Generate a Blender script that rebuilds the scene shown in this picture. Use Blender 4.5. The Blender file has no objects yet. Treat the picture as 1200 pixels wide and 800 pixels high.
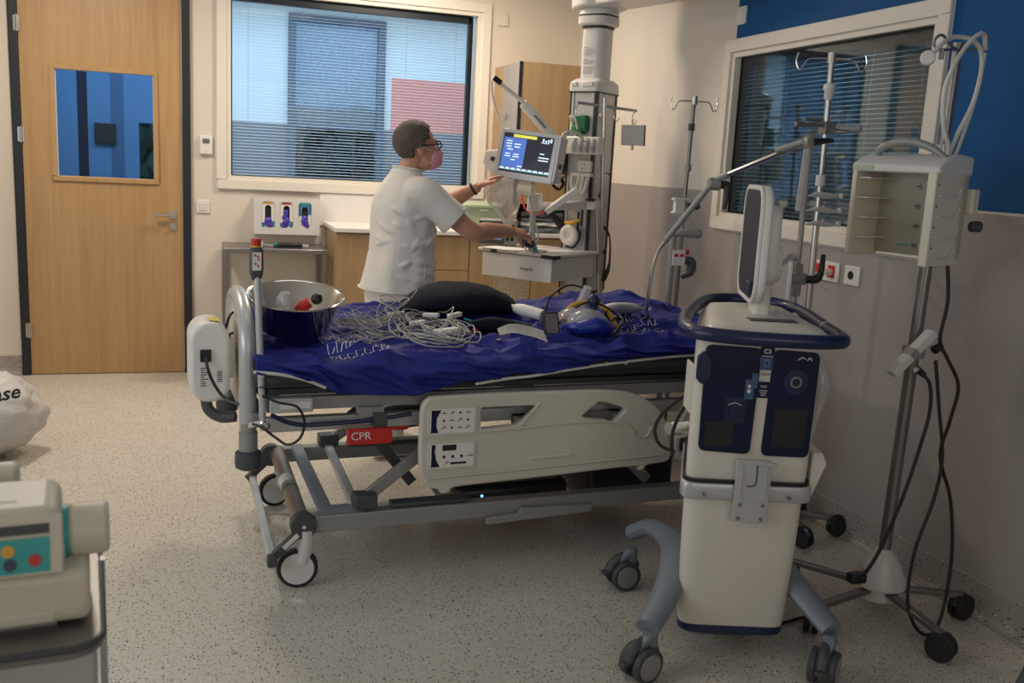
import bpy, bmesh, math, random
from mathutils import Vector, Matrix, Euler, noise
from math import sin, cos, pi, radians, sqrt
S = bpy.context.scene
COL = S.collection
random.seed(7)
# ---------------------------------------------------------------- camera, world, lights, exposure
def V(*a): return Vector(a)
def setup():
    yaw, pitch, roll = 0.32394, 0.18322, 0.05276
    f = Vector((sin(yaw)*cos(pitch), cos(yaw)*cos(pitch), -sin(pitch)))
    r0 = Vector((cos(yaw), -sin(yaw), 0)); u0 = r0.cross(f)
    r = r0*cos(roll)+u0*sin(roll); u = -r0*sin(roll)+u0*cos(roll)
    cd = bpy.data.cameras.new('camera'); cam = bpy.data.objects.new('camera', cd); COL.objects.link(cam)
    m = Matrix((r, u, -f)).transposed().to_4x4(); m.translation = (0, 0, 1.52)
    cam.matrix_world = m
    cd.sensor_width = 36; cd.lens = 1114.7/1200*36; cd.clip_start = 0.05
    cd.dof.use_dof = True; cd.dof.focus_distance = 4.3; cd.dof.aperture_fstop = 5.0
    S.camera = cam
    S.view_settings.view_transform = 'Standard'; S.view_settings.look = 'None'
    S.view_settings.gamma = 1; S.view_settings.use_curve_mapping = False
    S.view_settings.exposure = 0.0
    w = bpy.data.worlds.new('world'); S.world = w; w.use_nodes = True
    bg = w.node_tree.nodes['Background']; bg.inputs[0].default_value = (.26, .48, .82, 1); bg.inputs[1].default_value = 1.1
setup()
def area(name, loc, rot, sx, sy, power, color, spread=None):
    l = bpy.data.lights.new(name, 'AREA'); l.shape = 'RECTANGLE'; l.size = sx; l.size_y = sy
    l.energy = power; l.color = color
    if spread: l.spread = radians(spread)
    o = bpy.data.objects.new(name, l); COL.objects.link(o); o.location = loc; o.rotation_euler = rot
    return o
WARM = (1, .83, .66); YF0 = -1.6
area('ceiling_lamp', (1.3, 5.9, 2.86), (0, 0, 0), .6, .3, 34, WARM)
area('ceiling_lamp', (-.75, 5.4, 2.86), (0, 0, 0), .3, .3, 32, (1, .88, .73))
area('ceiling_lamp', (.5, 3.6, 2.86), (0, 0, 0), 1.2, .3, 3, (1, .92, .84))
area('front_fill_light', (.7, YF0+.05, 1.75), (radians(90), 0, 0), 2.4, 1.6, 12, (1, .95, .88), 150)  # fill added from behind the camera; the front wall holds no window
area('daylight_left', (-2.3, 2.1, 1.7), (0, radians(-90), 0), 1.3, 2.6, 34, (.80, .90, 1.0))
area('daylight_corridor', (1.0, 7.5, 2.80), (0, 0, 0), 3.6, .8, 58, (.50, .75, 1.0))
area('daylight_corridor', (-.8, 7.5, 2.80), (0, 0, 0), .8, .8, 17, (.46, .72, 1.0))
area('side_room_light', (3.2, 4.6, 2.6), (0, 0, 0), .6, .8, 7, (.5, .85, 1.0))

# ---------------------------------------------------------------- materials
def mat(name, col, rough=.5, metal=0, var=.06, scale=8, bump=0, bscale=60, emit=None, spec=.5, coat=0, sheen=0, trans=0):
    m = bpy.data.materials.new(name); m.use_nodes = True; nt = m.node_tree; N = nt.nodes; L = nt.links
    b = N['Principled BSDF']
    b.inputs['Roughness'].default_value = rough; b.inputs['Metallic'].default_value = metal
    b.inputs['Specular IOR Level'].default_value = spec; b.inputs['Coat Weight'].default_value = coat
    if sheen: b.inputs['Sheen Weight'].default_value = sheen
    if trans: b.inputs['Transmission Weight'].default_value = trans
    tc = N.new('ShaderNodeTexCoord')
    nz = N.new('ShaderNodeTexNoise'); nz.inputs['Scale'].default_value = scale; nz.inputs['Detail'].default_value = 3
    L.new(tc.outputs['Object'], nz.inputs['Vector'])
    mr = N.new('ShaderNodeMapRange'); mr.inputs['To Min'].default_value = 1-var; mr.inputs['To Max'].default_value = 1+var
    L.new(nz.outputs['Fac'], mr.inputs['Value'])
    vm = N.new('ShaderNodeVectorMath'); vm.operation = 'SCALE'; vm.inputs[0].default_value = col
    L.new(mr.outputs[0], vm.inputs['Scale']); L.new(vm.outputs[0], b.inputs['Base Color'])
    if bump:
        n2 = N.new('ShaderNodeTexNoise'); n2.inputs['Scale'].default_value = bscale; n2.inputs['Detail'].default_value = 4
        L.new(tc.outputs['Object'], n2.inputs['Vector'])
        bp = N.new('ShaderNodeBump'); bp.inputs['Strength'].default_value = bump; bp.inputs['Distance'].default_value = .01
        L.new(n2.outputs['Fac'], bp.inputs['Height']); L.new(bp.outputs[0], b.inputs['Normal'])
    if emit:
        b.inputs['Emission Color'].default_value = (*emit[:3], 1); b.inputs['Emission Strength'].default_value = emit[3]
    return m
def wood(name, c1, c2, rough=.45, dirz=True):
    m = mat(name, c1, rough); nt = m.node_tree; N = nt.nodes; L = nt.links; b = N['Principled BSDF']
    tc = N.new('ShaderNodeTexCoord'); mp = N.new('ShaderNodeMapping'); mp.inputs['Scale'].default_value = (14, 14, .7)
    L.new(tc.outputs['Object'], mp.inputs[0])
    n = N.new('ShaderNodeTexNoise'); n.inputs['Scale'].default_value = 2.2; n.inputs['Detail'].default_value = 6; n.inputs['Roughness'].default_value = .7
    L.new(mp.outputs[0], n.inputs['Vector'])
    mp2 = N.new('ShaderNodeMapping'); mp2.inputs['Scale'].default_value = (6, 6, .01); L.new(tc.outputs['Object'], mp2.inputs[0])
    n2 = N.new('ShaderNodeTexWhiteNoise'); n2.noise_dimensions = '3D'
    fl = N.new('ShaderNodeVectorMath'); fl.operation = 'FLOOR'; L.new(mp2.outputs[0], fl.inputs[0]); L.new(fl.outputs[0], n2.inputs['Vector'])
    ad = N.new('ShaderNodeMath'); ad.operation = 'MULTIPLY_ADD'; ad.inputs[1].default_value = .22; L.new(n2.outputs['Value'], ad.inputs[0]); L.new(n.outputs['Fac'], ad.inputs[2])
    cr = N.new('ShaderNodeValToRGB'); cr.color_ramp.elements[0].position = .35; cr.color_ramp.elements[1].position = .85
    cr.color_ramp.elements[0].color = (*c2, 1); cr.color_ramp.elements[1].color = (*c1, 1)
    L.new(ad.outputs[0], cr.inputs[0]); L.new(cr.outputs[0], b.inputs['Base Color'])
    return m
def vinyl(name, base):
    m = mat(name, base, .38, spec=.4); nt = m.node_tree; N = nt.nodes; L = nt.links; b = N['Principled BSDF']
    tc = N.new('ShaderNodeTexCoord')
    src = b.inputs['Base Color'].links[0].from_socket
    for sc, th, rth, col in ((80, .24, .62, (.02, .018, .02)), (56, .20, .80, (.05, .045, .04)), (75, .25, .72, (.75, .72, .66)), (130, .28, .66, (.05, .045, .04))):
        v = N.new('ShaderNodeTexVoronoi'); v.inputs['Scale'].default_value = sc; L.new(tc.outputs['Object'], v.inputs['Vector'])
        d = N.new('ShaderNodeMath'); d.operation = 'LESS_THAN'; d.inputs[1].default_value = th; L.new(v.outputs['Distance'], d.inputs[0])
        sp = N.new('ShaderNodeSeparateColor'); L.new(v.outputs['Color'], sp.inputs[0])
        g = N.new('ShaderNodeMath'); g.operation = 'GREATER_THAN'; g.inputs[1].default_value = rth; L.new(sp.outputs[0], g.inputs[0])
        mu = N.new('ShaderNodeMath'); mu.operation = 'MULTIPLY'; L.new(d.outputs[0], mu.inputs[0]); L.new(g.outputs[0], mu.inputs[1])
        mx = N.new('ShaderNodeMix'); mx.data_type = 'RGBA'; L.new(mu.outputs[0], mx.inputs[0]); L.new(src, mx.inputs[6]); mx.inputs[7].default_value = (*col, 1)
        src = mx.outputs[2]
    L.new(src, b.inputs['Base Color'])
    return m
def paint(name, base, regions, rough=.7, bump=.05):
    """wall paint; regions = list of (axis, lo, hi, zlo, zhi, colour) in metres"""
    m = mat(name, base, rough, var=.03, scale=2, bump=bump, bscale=180, spec=.3); nt = m.node_tree; N = nt.nodes; L = nt.links; b = N['Principled BSDF']
    ge = N.new('ShaderNodeNewGeometry'); sp = N.new('ShaderNodeSeparateXYZ'); L.new(ge.outputs['Position'], sp.inputs[0])
    src = b.inputs['Base Color'].links[0].from_socket
    for ax, lo, hi, zl, zh, col in regions:
        fac = None
        for s, op, val in ((ax, 'GREATER_THAN', lo), (ax, 'LESS_THAN', hi), (2, 'GREATER_THAN', zl), (2, 'LESS_THAN', zh)):
            q = N.new('ShaderNodeMath'); q.operation = op; q.inputs[1].default_value = val; L.new(sp.outputs[s], q.inputs[0])
            if fac is None: fac = q.outputs[0]
            else:
                mu = N.new('ShaderNodeMath'); mu.operation = 'MULTIPLY'; L.new(fac, mu.inputs[0]); L.new(q.outputs[0], mu.inputs[1]); fac = mu.outputs[0]
        mx = N.new('ShaderNodeMix'); mx.data_type = 'RGBA'; L.new(fac, mx.inputs[0]); L.new(src, mx.inputs[6]); mx.inputs[7].default_value = (*col, 1)
        src = mx.outputs[2]
    L.new(src, b.inputs['Base Color'])
    return m
def glass(name, tint=(1, 1, 1), gloss=.12, rough=.02, milky=0, fm=.6):
    m = bpy.data.materials.new(name); m.use_nodes = True; nt = m.node_tree; N = nt.nodes; L = nt.links
    N.remove(N['Principled BSDF']); out = N['Material Output']
    t = N.new('ShaderNodeBsdfTransparent'); t.inputs[0].default_value = (*tint, 1)
    g = N.new('ShaderNodeBsdfGlossy'); g.inputs['Roughness'].default_value = rough
    fr = N.new('ShaderNodeFresnel'); fr.inputs[0].default_value = 1.45
    ml = N.new('ShaderNodeMath'); ml.operation = 'MULTIPLY_ADD'; ml.inputs[1].default_value = fm; ml.inputs[2].default_value = gloss; L.new(fr.outputs[0], ml.inputs[0])
    mx = N.new('ShaderNodeMixShader'); L.new(ml.outputs[0], mx.inputs[0]); L.new(t.outputs[0], mx.inputs[1]); L.new(g.outputs[0], mx.inputs[2])
    last = mx
    if milky:
        d = N.new('ShaderNodeBsdfDiffuse'); d.inputs[0].default_value = (.8, .8, .82, 1)
        nz = N.new('ShaderNodeTexNoise'); nz.inputs['Scale'].default_value = 25; mr = N.new('ShaderNodeMapRange'); mr.inputs['To Min'].default_value = milky*.5; mr.inputs['To Max'].default_value = min(1, milky*1.5); L.new(nz.outputs['Fac'], mr.inputs['Value'])
        m2 = N.new('ShaderNodeMixShader'); L.new(mr.outputs[0], m2.inputs[0]); L.new(mx.outputs[0], m2.inputs[1]); L.new(d.outputs[0], m2.inputs[2]); last = m2
    L.new(last.outputs[0], out.inputs[0])
    return m
MT = {}
MT['wall'] = mat('cream_paint', (.72, .66, .57), .7, var=.02, scale=3, bump=.06, bscale=220, spec=.3)
BLUE = (.0, .085, .27)
MT['wallr'] = paint('cream_and_blue_paint', (.72, .68, .61), [(1, -9, 4.585, 1.445, 9, BLUE)])
MT['grey_wall'] = mat('grey_wainscot', (.365, .335, .32), .6, var=.03, scale=3, bump=.08, bscale=260, spec=.3)
MT['vinyl'] = vinyl('flecked_vinyl', (.60, .56, .48))
MT['cove'] = vinyl('flecked_skirting', (.36, .33, .30))
MT['ceil'] = mat('ceiling_white', (.8, .78, .74), .8)
MT['frame'] = mat('frame_cream_white', (.78, .74, .66), .45, var=.02)
MT['wood'] = wood('light_oak', (.52, .33, .155), (.40, .235, .10))
MT['wood2'] = wood('cabinet_oak', (.47, .32, .17), (.37, .235, .115))
MT['greyface'] = wood('greyed_oak', (.36, .32, .29), (.29, .26, .24))
MT['black'] = mat('black_frame', (.012, .016, .022), .4)
MT['white'] = mat('white_plastic', (.76, .74, .70), .4, var=.02)
MT['lwhite'] = mat('light_enamel', (.68, .67, .65), .35, var=.02)
MT['cream'] = mat('cream_plastic', (.72, .67, .55), .42, var=.03)
MT['vcream'] = mat('ventilator_cream', (.70, .66, .58), .38, var=.02)
MT['steel'] = mat('brushed_steel', (.55, .53, .50), .28, 1, var=.1, scale=30)
MT['chrome'] = mat('chrome', (.75, .75, .75), .12, 1, var=.02)
MT['dsteel'] = mat('dull_steel', (.27, .26, .25), .38, .9, var=.08)
MT['grey'] = mat('grey_metal_paint', (.30, .30, .29), .42, .2)
MT['silver'] = mat('silver_paint', (.52, .53, .53), .35, .35)
MT['bluegrey'] = mat('blue_grey_paint_and_reflection', (.19, .225, .26), .42)  # ventilator parts' own colour; on the bed bars it carries a blue reflection
MT['dgrey'] = mat('dark_grey_plastic', (.06, .065, .07), .5)
MT['blackp'] = mat('black_plastic', (.012, .012, .013), .35)
MT['rubber'] = mat('black_rubber', (.015, .015, .016), .6)
MT['navy'] = mat('navy_plastic', (.008, .018, .065), .3, spec=.5)
MT['navyglass'] = mat('navy_gloss_panel', (.004, .009, .04), .3, spec=.3)
MT['bed'] = mat('bed_cream', (.60, .57, .49), .45, var=.03)
MT['red'] = mat('red_plastic', (.55, .02, .015), .4)
MT['sheet'] = mat('royal_blue_sheet', (.008, .018, .22), .7, var=.2, scale=9, bump=.45, bscale=26)
MT['matt'] = mat('dark_green_grey_cover', (.042, .052, .050), .6, bump=.3, bscale=20)
MT['pillow'] = mat('dark_navy_vinyl', (.006, .008, .018), .85, bump=.6, bscale=14, spec=.2)
MT['cloth'] = mat('white_cotton', (.74, .71, .66), .85, var=.04, bump=.45, bscale=16, sheen=.1)
MT['skin'] = mat('skin', (.56, .285, .185), .5, var=.12, scale=20, bump=.05, bscale=200)
MT['hair'] = mat('grey_brown_hair', (.115, .09, .075), .7, var=.5, scale=70, bump=.9, bscale=160)
MT['mask'] = mat('pink_mask', (.72, .33, .42), .8, bump=.1)
MT['cable'] = mat('grey_cable', (.44, .44, .40), .5)
MT['wcable'] = mat('white_tube', (.72, .70, .64), .4)
MT['green'] = mat('green_plastic', (.01, .16, .07), .4)
MT['dgreen'] = mat('dark_green_hook', (.004, .09, .05), .4)
MT['teal'] = mat('teal_panel', (.02, .40, .40), .4)
MT['yellow'] = mat('yellow_plastic', (.75, .42, .03), .4)
MT['ylabel'] = mat('yellow_label', (.75, .58, .05), .5)
MT['print'] = mat('white_print', (.75, .75, .78), .7)
MT['ink'] = mat('dark_ink', (.02, .02, .025), .6)
MT['glove'] = mat('violet_nitrile', (.07, .05, .42), .5, var=.3, scale=40)
MT['bagpl'] = glass('clear_plastic', (.97, .97, .97), .06, .15, .33)
MT['trash'] = mat('white_bin_bag', (.62, .60, .57), .45, bump=.5, bscale=18, trans=.1)
MT['pane'] = glass('clear_pane', (.93, .95, .96), .0, .02, 0, .35)
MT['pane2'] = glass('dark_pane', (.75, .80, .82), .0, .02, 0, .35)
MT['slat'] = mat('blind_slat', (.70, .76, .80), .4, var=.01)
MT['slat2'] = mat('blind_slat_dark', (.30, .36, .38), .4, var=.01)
MT['counter'] = mat('white_counter', (.78, .77, .73), .35, var=.02)
MT['gbox'] = mat('pale_green_plastic', (.42, .50, .35), .4)
MT['textile'] = mat('grey_textile', (.14, .16, .17), .85, bump=.3)
MT['dark'] = mat('dark_interior', (.02, .022, .025), .8)
MT['bowl'] = mat('bowl_steel', (.60, .58, .55), .13, 1, var=.03)
MT['paper'] = mat('paper_label', (.78, .76, .72), .7)
# ---------------------------------------------------------------- geometry helpers (all in world coordinates, through the builder's frame T)
def frame(x, y, deg, z=0): return Matrix.Translation((x, y, z)) @ Matrix.Rotation(radians(deg), 4, 'Z')
def crom(pts, k=6, closed=False):
    P = [Vector(p) for p in pts]; n = len(P); out = []
    if n < 3: return P
    for i in range(n if closed else n-1):
        a = P[(i-1) % n] if (closed or i > 0) else P[0]*2-P[1]
        b = P[i]; c = P[(i+1) % n]
        d = P[(i+2) % n] if (closed or i < n-2) else P[-1]*2-P[-2]
        for j in range(k):
            t = j/k
            out.append(.5*((2*b)+(c-a)*t+(2*a-5*b+4*c-d)*t*t+(3*b-a-3*c+d)*t**3))
    if not closed: out.append(P[-1])
    return out
def rrect(w, h, r, n=5, cx=0, cy=0):
    out = []
    for sx, sy, a0 in ((1, 1, 0), (-1, 1, 90), (-1, -1, 180), (1, -1, 270)):
        for i in range(n+1):
            a = radians(a0+90*i/n); out.append((cx+sx*(w/2-r)+r*cos(a), cy+sy*(h/2-r)+r*sin(a)))
    return out
class MB:
    def __init__(s, T=None): s.v = []; s.f = []; s.T = T or Matrix.Identity(4); s.L = Matrix.Identity(4)
    def at(s, loc=(0, 0, 0), rot=(0, 0, 0)):
        s.L = Matrix.Translation(loc) @ Euler([radians(a) for a in rot]).to_matrix().to_4x4(); return s
    def add(s, vs, fs):
        o = len(s.v); M = s.T @ s.L
        s.v += [M @ Vector(p) for p in vs]; s.f += [tuple(i+o for i in f) for f in fs]; return s
    def box(s, x0, x1, y0, y1, z0, z1):
        vs = [(x, y, z) for z in (z0, z1) for x, y in ((x0, y0), (x1, y0), (x1, y1), (x0, y1))]
        return s.add(vs, [(3, 2, 1, 0), (4, 5, 6, 7), (0, 1, 5, 4), (1, 2, 6, 5), (2, 3, 7, 6), (3, 0, 4, 7)])
    def cbox(s, c, d): return s.box(c[0]-d[0]/2, c[0]+d[0]/2, c[1]-d[1]/2, c[1]+d[1]/2, c[2]-d[2]/2, c[2]+d[2]/2)
    def rings(s, R, cap=True, closed=False):
        n = len(R[0]); vs = [p for r in R for p in r]; fs = []
        m = len(R)
        for i in range(m if closed else m-1):
            a = i*n; b = ((i+1) % m)*n
            for j in range(n): fs.append((a+j, a+(j+1) % n, b+(j+1) % n, b+j))
        if cap and not closed: fs.append(tuple(range(n-1, -1, -1))); fs.append(tuple(range((m-1)*n, m*n)))
        return s.add(vs, fs)
    def tube(s, pts, r, n=8, k=6, smooth=True, closed=False, flat=1.0, up=None):
        P = crom(pts, k, closed) if smooth else [Vector(p) for p in pts]
        m = len(P); rr = r if isinstance(r, (list, tuple)) else None; R = []
        up0 = Vector(up) if up else None; prev = None
        for i, p in enumerate(P):
            if closed: t = P[(i+1) % m]-P[i-1]
            else: t = P[min(i+1, m-1)]-P[max(i-1, 0)]
            if t.length < 1e-9: t = Vector((0, 0, 1))
            t.normalize()
            if up0: a = up0-t*up0.dot(t)
            elif prev is None: a = t.orthogonal()
            else: a = prev-t*prev.dot(t)
            if a.length < 1e-6: a = t.orthogonal()
            a.normalize(); b = t.cross(a); prev = a
            if rr: q = i/(m-1)*(len(rr)-1); q0 = int(min(q, len(rr)-2)); rad = rr[q0]+(rr[q0+1]-rr[q0])*(q-q0)
            else: rad = r
            R.append([p+(a*cos(2*pi*j/n)*flat+b*sin(2*pi*j/n))*rad for j in range(n)])
        return s.rings(R, closed=closed)
    def cyl(s, p0, p1, r0, r1=None, n=16):
        return s.tube([p0, p1], [r0, r0 if r1 is None else r1], n, smooth=False)
    def bar(s, p0, p1, w, h, up=(0, 0, 1)):
        p0 = Vector(p0); p1 = Vector(p1); t = (p1-p0).normalized(); u = Vector(up); u = (u-t*u.dot(t)).normalized(); b = t.cross(u)
        R = [[p+u*sy*h/2+b*sx*w/2 for sx, sy in ((-1, -1), (1, -1), (1, 1), (-1, 1))] for p in (p0, p1)]
        return s.rings(R)
    def lathe(s, prof, n=24, c=(0, 0, 0), cap=True):
        return s.rings([[(c[0]+r*cos(2*pi*j/n), c[1]+r*sin(2*pi*j/n), c[2]+z) for j in range(n)] for r, z in prof], cap=cap)
    def prism(s, poly, z0, z1): return s.rings([[(x, y, z0) for x, y in poly], [(x, y, z1) for x, y in poly]])
    def ell(s, c, r, n=16, m=10):
        R = [[(c[0]+r[0]*sin(pi*i/m)*cos(2*pi*j/n), c[1]+r[1]*sin(pi*i/m)*sin(2*pi*j/n), c[2]-r[2]*cos(pi*i/m)) for j in range(n)] for i in range(1, m)]
        return s.rings(R)
    def plate(s, outlines, thick, bevel=0, axes='xz', pos=0):
        """2D outlines (first outer, rest holes) filled and extruded; axes names the plane"""
        cu = bpy.data.curves.new('tmp', 'CURVE'); cu.dimensions = '2D'; cu.fill_mode = 'BOTH'
        cu.extrude = max(thick/2-bevel, 0); cu.bevel_depth = bevel; cu.bevel_resolution = 2; cu.offset = -bevel
        for o in outlines:
            sp = cu.splines.new('POLY'); sp.points.add(len(o)-1); sp.use_cyclic_u = True
            for q, (x, y) in zip(sp.points, o): q.co = (x, y, 0, 1)
        s._curve(cu, axes, pos); return s
    def _curve(s, cu, axes, pos, warp=None):
        ob = bpy.data.objects.new('tmp', cu); COL.objects.link(ob); dg = bpy.context.evaluated_depsgraph_get(); dg.update()
        me = ob.evaluated_get(dg).to_mesh()
        vs = []
        for v in me.vertices:
            x, y, z = v.co
            vs.append({'xz': (x, pos-z, y), 'xy': (x, y, pos+z), 'yz': (pos+z, x, y), 'nyz': (pos-z, -x, y)}[axes])
        fs = [tuple(p.vertices) for p in me.polygons]
        s.add(vs, fs); ob.evaluated_get(dg).to_mesh_clear(); bpy.data.objects.remove(ob); bpy.data.curves.remove(cu)
    def text(s, txt, size, loc, rot=(90, 0, 0), depth=.0006, align='CENTER', bold=False, shear=0, sx=1):
        cu = bpy.data.curves.new('tmp', 'FONT'); cu.body = txt; cu.size = size; cu.align_x = align; cu.align_y = 'CENTER'; cu.extrude = depth; cu.shear = shear
        if bold: cu.offset = size*.025
        cu.resolution_u = 2
        L0 = s.L.copy(); s.L = L0 @ Matrix.Translation(loc) @ Euler([radians(a) for a in rot]).to_matrix().to_4x4() @ Matrix.Diagonal((sx, 1, 1, 1))
        s._curve(cu, 'xy', 0); s.L = L0; return s
def label(o, lab=None, cat=None, group=None, kind=None):
    if lab: o['label'] = lab
    if cat: o['category'] = cat
    if group: o['group'] = group
    if kind: o['kind'] = kind
def thing(name, lab, cat, loc, deg=0, group=None, kind=None):
    o = bpy.data.objects.new(name, None); COL.objects.link(o); o.empty_display_size = .05
    o.location = loc; o.rotation_euler = (0, 0, radians(deg)); label(o, lab, cat, group, kind)
    o['_m'] = [x for r in (Matrix.Translation(loc) @ Matrix.Rotation(radians(deg), 4, 'Z')) for x in r]
    return o
def rootmat(o):
    while o.parent: o = o.parent
    if '_m' in o: a = list(o['_m']); return Matrix([a[0:4], a[4:8], a[8:12], a[12:16]])
    return Matrix.Translation(o.location)
def part(name, mb, m, parent=None, bevel=0, seg=2, lab=None, cat=None, group=None, kind=None, smooth=35, sub=0, remesh=0, fill=False, solid=0):
    vs = mb.v
    if parent is not None: inv = rootmat(parent).inverted(); vs = [inv @ v for v in vs]; loc = None
    else:
        xs = [v.x for v in vs]; ys = [v.y for v in vs]; zs = [v.z for v in vs]
        loc = Vector(((min(xs)+max(xs))/2, (min(ys)+max(ys))/2, min(zs))); vs = [v-loc for v in vs]
    me = bpy.data.meshes.new(name); me.from_pydata([tuple(v) for v in vs], [], mb.f); me.validate(); me.update()
    bm = bmesh.new(); bm.from_mesh(me)
    if bevel or fill: bmesh.ops.remove_doubles(bm, verts=bm.verts, dist=1e-5)
    bmesh.ops.recalc_face_normals(bm, faces=bm.faces); bm.to_mesh(me); bm.free()
    me.shade_smooth()
    if smooth < 180: me.set_sharp_from_angle(angle=radians(smooth))
    me.materials.append(MT[m] if isinstance(m, str) else m)
    o = bpy.data.objects.new(name, me); COL.objects.link(o)
    if parent is not None: o.parent = parent
    else: o.location = loc
    if remesh: q = o.modifiers.new('remesh', 'REMESH'); q.mode = 'VOXEL'; q.voxel_size = remesh; q.use_smooth_shade = True; q = o.modifiers.new('s', 'SMOOTH'); q.iterations = 3; q.factor = .5
    if solid: q = o.modifiers.new('solid', 'SOLIDIFY'); q.thickness = solid; q.offset = 0
    if bevel: q = o.modifiers.new('bevel', 'BEVEL'); q.width = bevel; q.segments = seg; q.limit_method = 'ANGLE'; q.angle_limit = radians(40)
    if sub: q = o.modifiers.new('sub', 'SUBSURF'); q.levels = sub; q.render_levels = sub
    label(o, lab, cat, group, kind)
    return o
def struct(name, mb, m, parent=None, **k): return part(name, mb, m, parent, kind='structure' if parent is None else None, **k)
def sph(c, r, n=12): return MB().ell(c, (r, r, r), n, 8)

# ---------------------------------------------------------------- the room
D = 6.79; W = 2.69; XL = -2.6; YF = -1.6; H = 2.9
struct('floor', MB().box(XL-.2, W+1.2, YF-.2, D+4.2, -.06, 0), 'vinyl')
struct('ceiling', MB().box(XL-.2, W+.2, YF-.2, D+.12, H, H+.1), 'ceil')
def rect(x0, x1, z0, z1): return [(x0, z0), (x1, z0), (x1, z1), (x0, z1)]
struct('wall_back', MB().plate([rect(XL, W+.12, 0, H), rect(-1.10, -.035, .0, 2.62)[0:0] or rect(-1.09, -.045, .012, 2.62), rect(.20, 1.90, 1.31, 2.57)], .12, 0, 'xz', D+.06), 'wall')
struct('wall_right', MB().plate([rect(YF, D, 0, H), rect(3.10, 4.57, 1.31, 2.17)], .12, 0, 'yz', W+.06), 'wallr')
struct('wall_left', MB().plate([rect(YF, D, 0, H)], .12, 0, 'yz', XL-.06), 'wall')
struct('wall_front', MB().box(XL, W, YF-.12, YF, 0, H), 'wall')
struct('trim_1', MB().plate([[(YF, .115), (D, .115), (D, 1.436), (4.67, 1.436), (4.67, 1.23), (3.02, 1.23), (3.02, 1.436), (YF, 1.436)]], .006, .002, 'yz', W-.002), 'grey_wall', lab=None)
def cove(n, p0, p1, nx, ny):
    R = []
    for p in (p0, p1):
        R.append([(p[0]+nx*a, p[1]+ny*a, z) for a, z in ((0, .0), (.045, 0), (.045, .003), (.022, .012), (.010, .028), (.006, .05), (.006, .125), (0, .128))])
    return struct(n, MB().rings(R), 'cove')
cove('baseboard_right', (W-.002, YF), (W-.002, D), -1, 0)
cove('baseboard_back', (XL, D), (-1.10, D), 0, -1)
cove('baseboard_back.001', (-.03, D), (.80, D), 0, -1)
cove('baseboard_left', (XL, YF), (XL, D), 1, 0)
# door
d1 = thing('door_1', 'light oak door with a small square window and steel lever, at the left of the far wall', None, (-.57, D, 0), kind='structure')
part('door_frame', MB().box(-1.095, -1.045, D-.035, D+.10, 0, 2.65).box(-.09, -.04, D-.035, D+.10, 0, 2.65).box(-1.095, -.04, D-.035, D+.10, 2.60, 2.65), 'black', d1, bevel=.003)
leaf = part('door_leaf', MB().plate([rect(-1.043, -.092, .006, 2.60), rect(-.85, -.262, 1.295, 1.972)], .045, .001, 'xz', D+.002), 'wood', d1)
def ring(x0, x1, z0, z1, w, y0, y1, mb=None):
    mb = mb or MB()
    mb.box(x0, x1, y0, y1, z0, z0+w).box(x0, x1, y0, y1, z1-w, z1).box(x0, x0+w, y0, y1, z0+w, z1-w).box(x1-w, x1, y0, y1, z0+w, z1-w); return mb
part('glazing_bead', ring(-.875, -.237, 1.27, 1.997, .03, D-.034, D-.018), 'wood', leaf, bevel=.004)
part('window_edge', ring(-.85, -.262, 1.295, 1.972, .008, D-.016, D+.012), 'lwhite', leaf)
part('pane', MB().box(-.848, -.264, D-.004, D+.002, 1.297, 1.970), 'pane', leaf)
for z in (.30, 1.55, 2.22): part('hinge', MB().cyl((-1.046, D-.034, z-.05), (-1.046, D-.034, z+.05), .009).box(-1.066, -1.03, D-.037, D-.033, z-.045, z+.045), 'steel', d1)
hd = part('door_handle', MB().cyl((-.155, D-.02, 1.075), (-.155, D-.03, 1.075), .026, n=24).cyl((-.155, D-.03, 1.075), (-.155, D-.066, 1.075), .009).tube([(-.155, D-.066, 1.075), (-.19, D-.068, 1.077), (-.27, D-.066, 1.077)], .010, 10), 'steel', d1)
part('lock_rose', MB().cyl((-.155, D-.02, 1.0), (-.155, D-.032, 1.0), .024, n=24).box(-.159, -.151, D-.052, D-.03, .985, 1.01), 'steel', d1)
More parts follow.
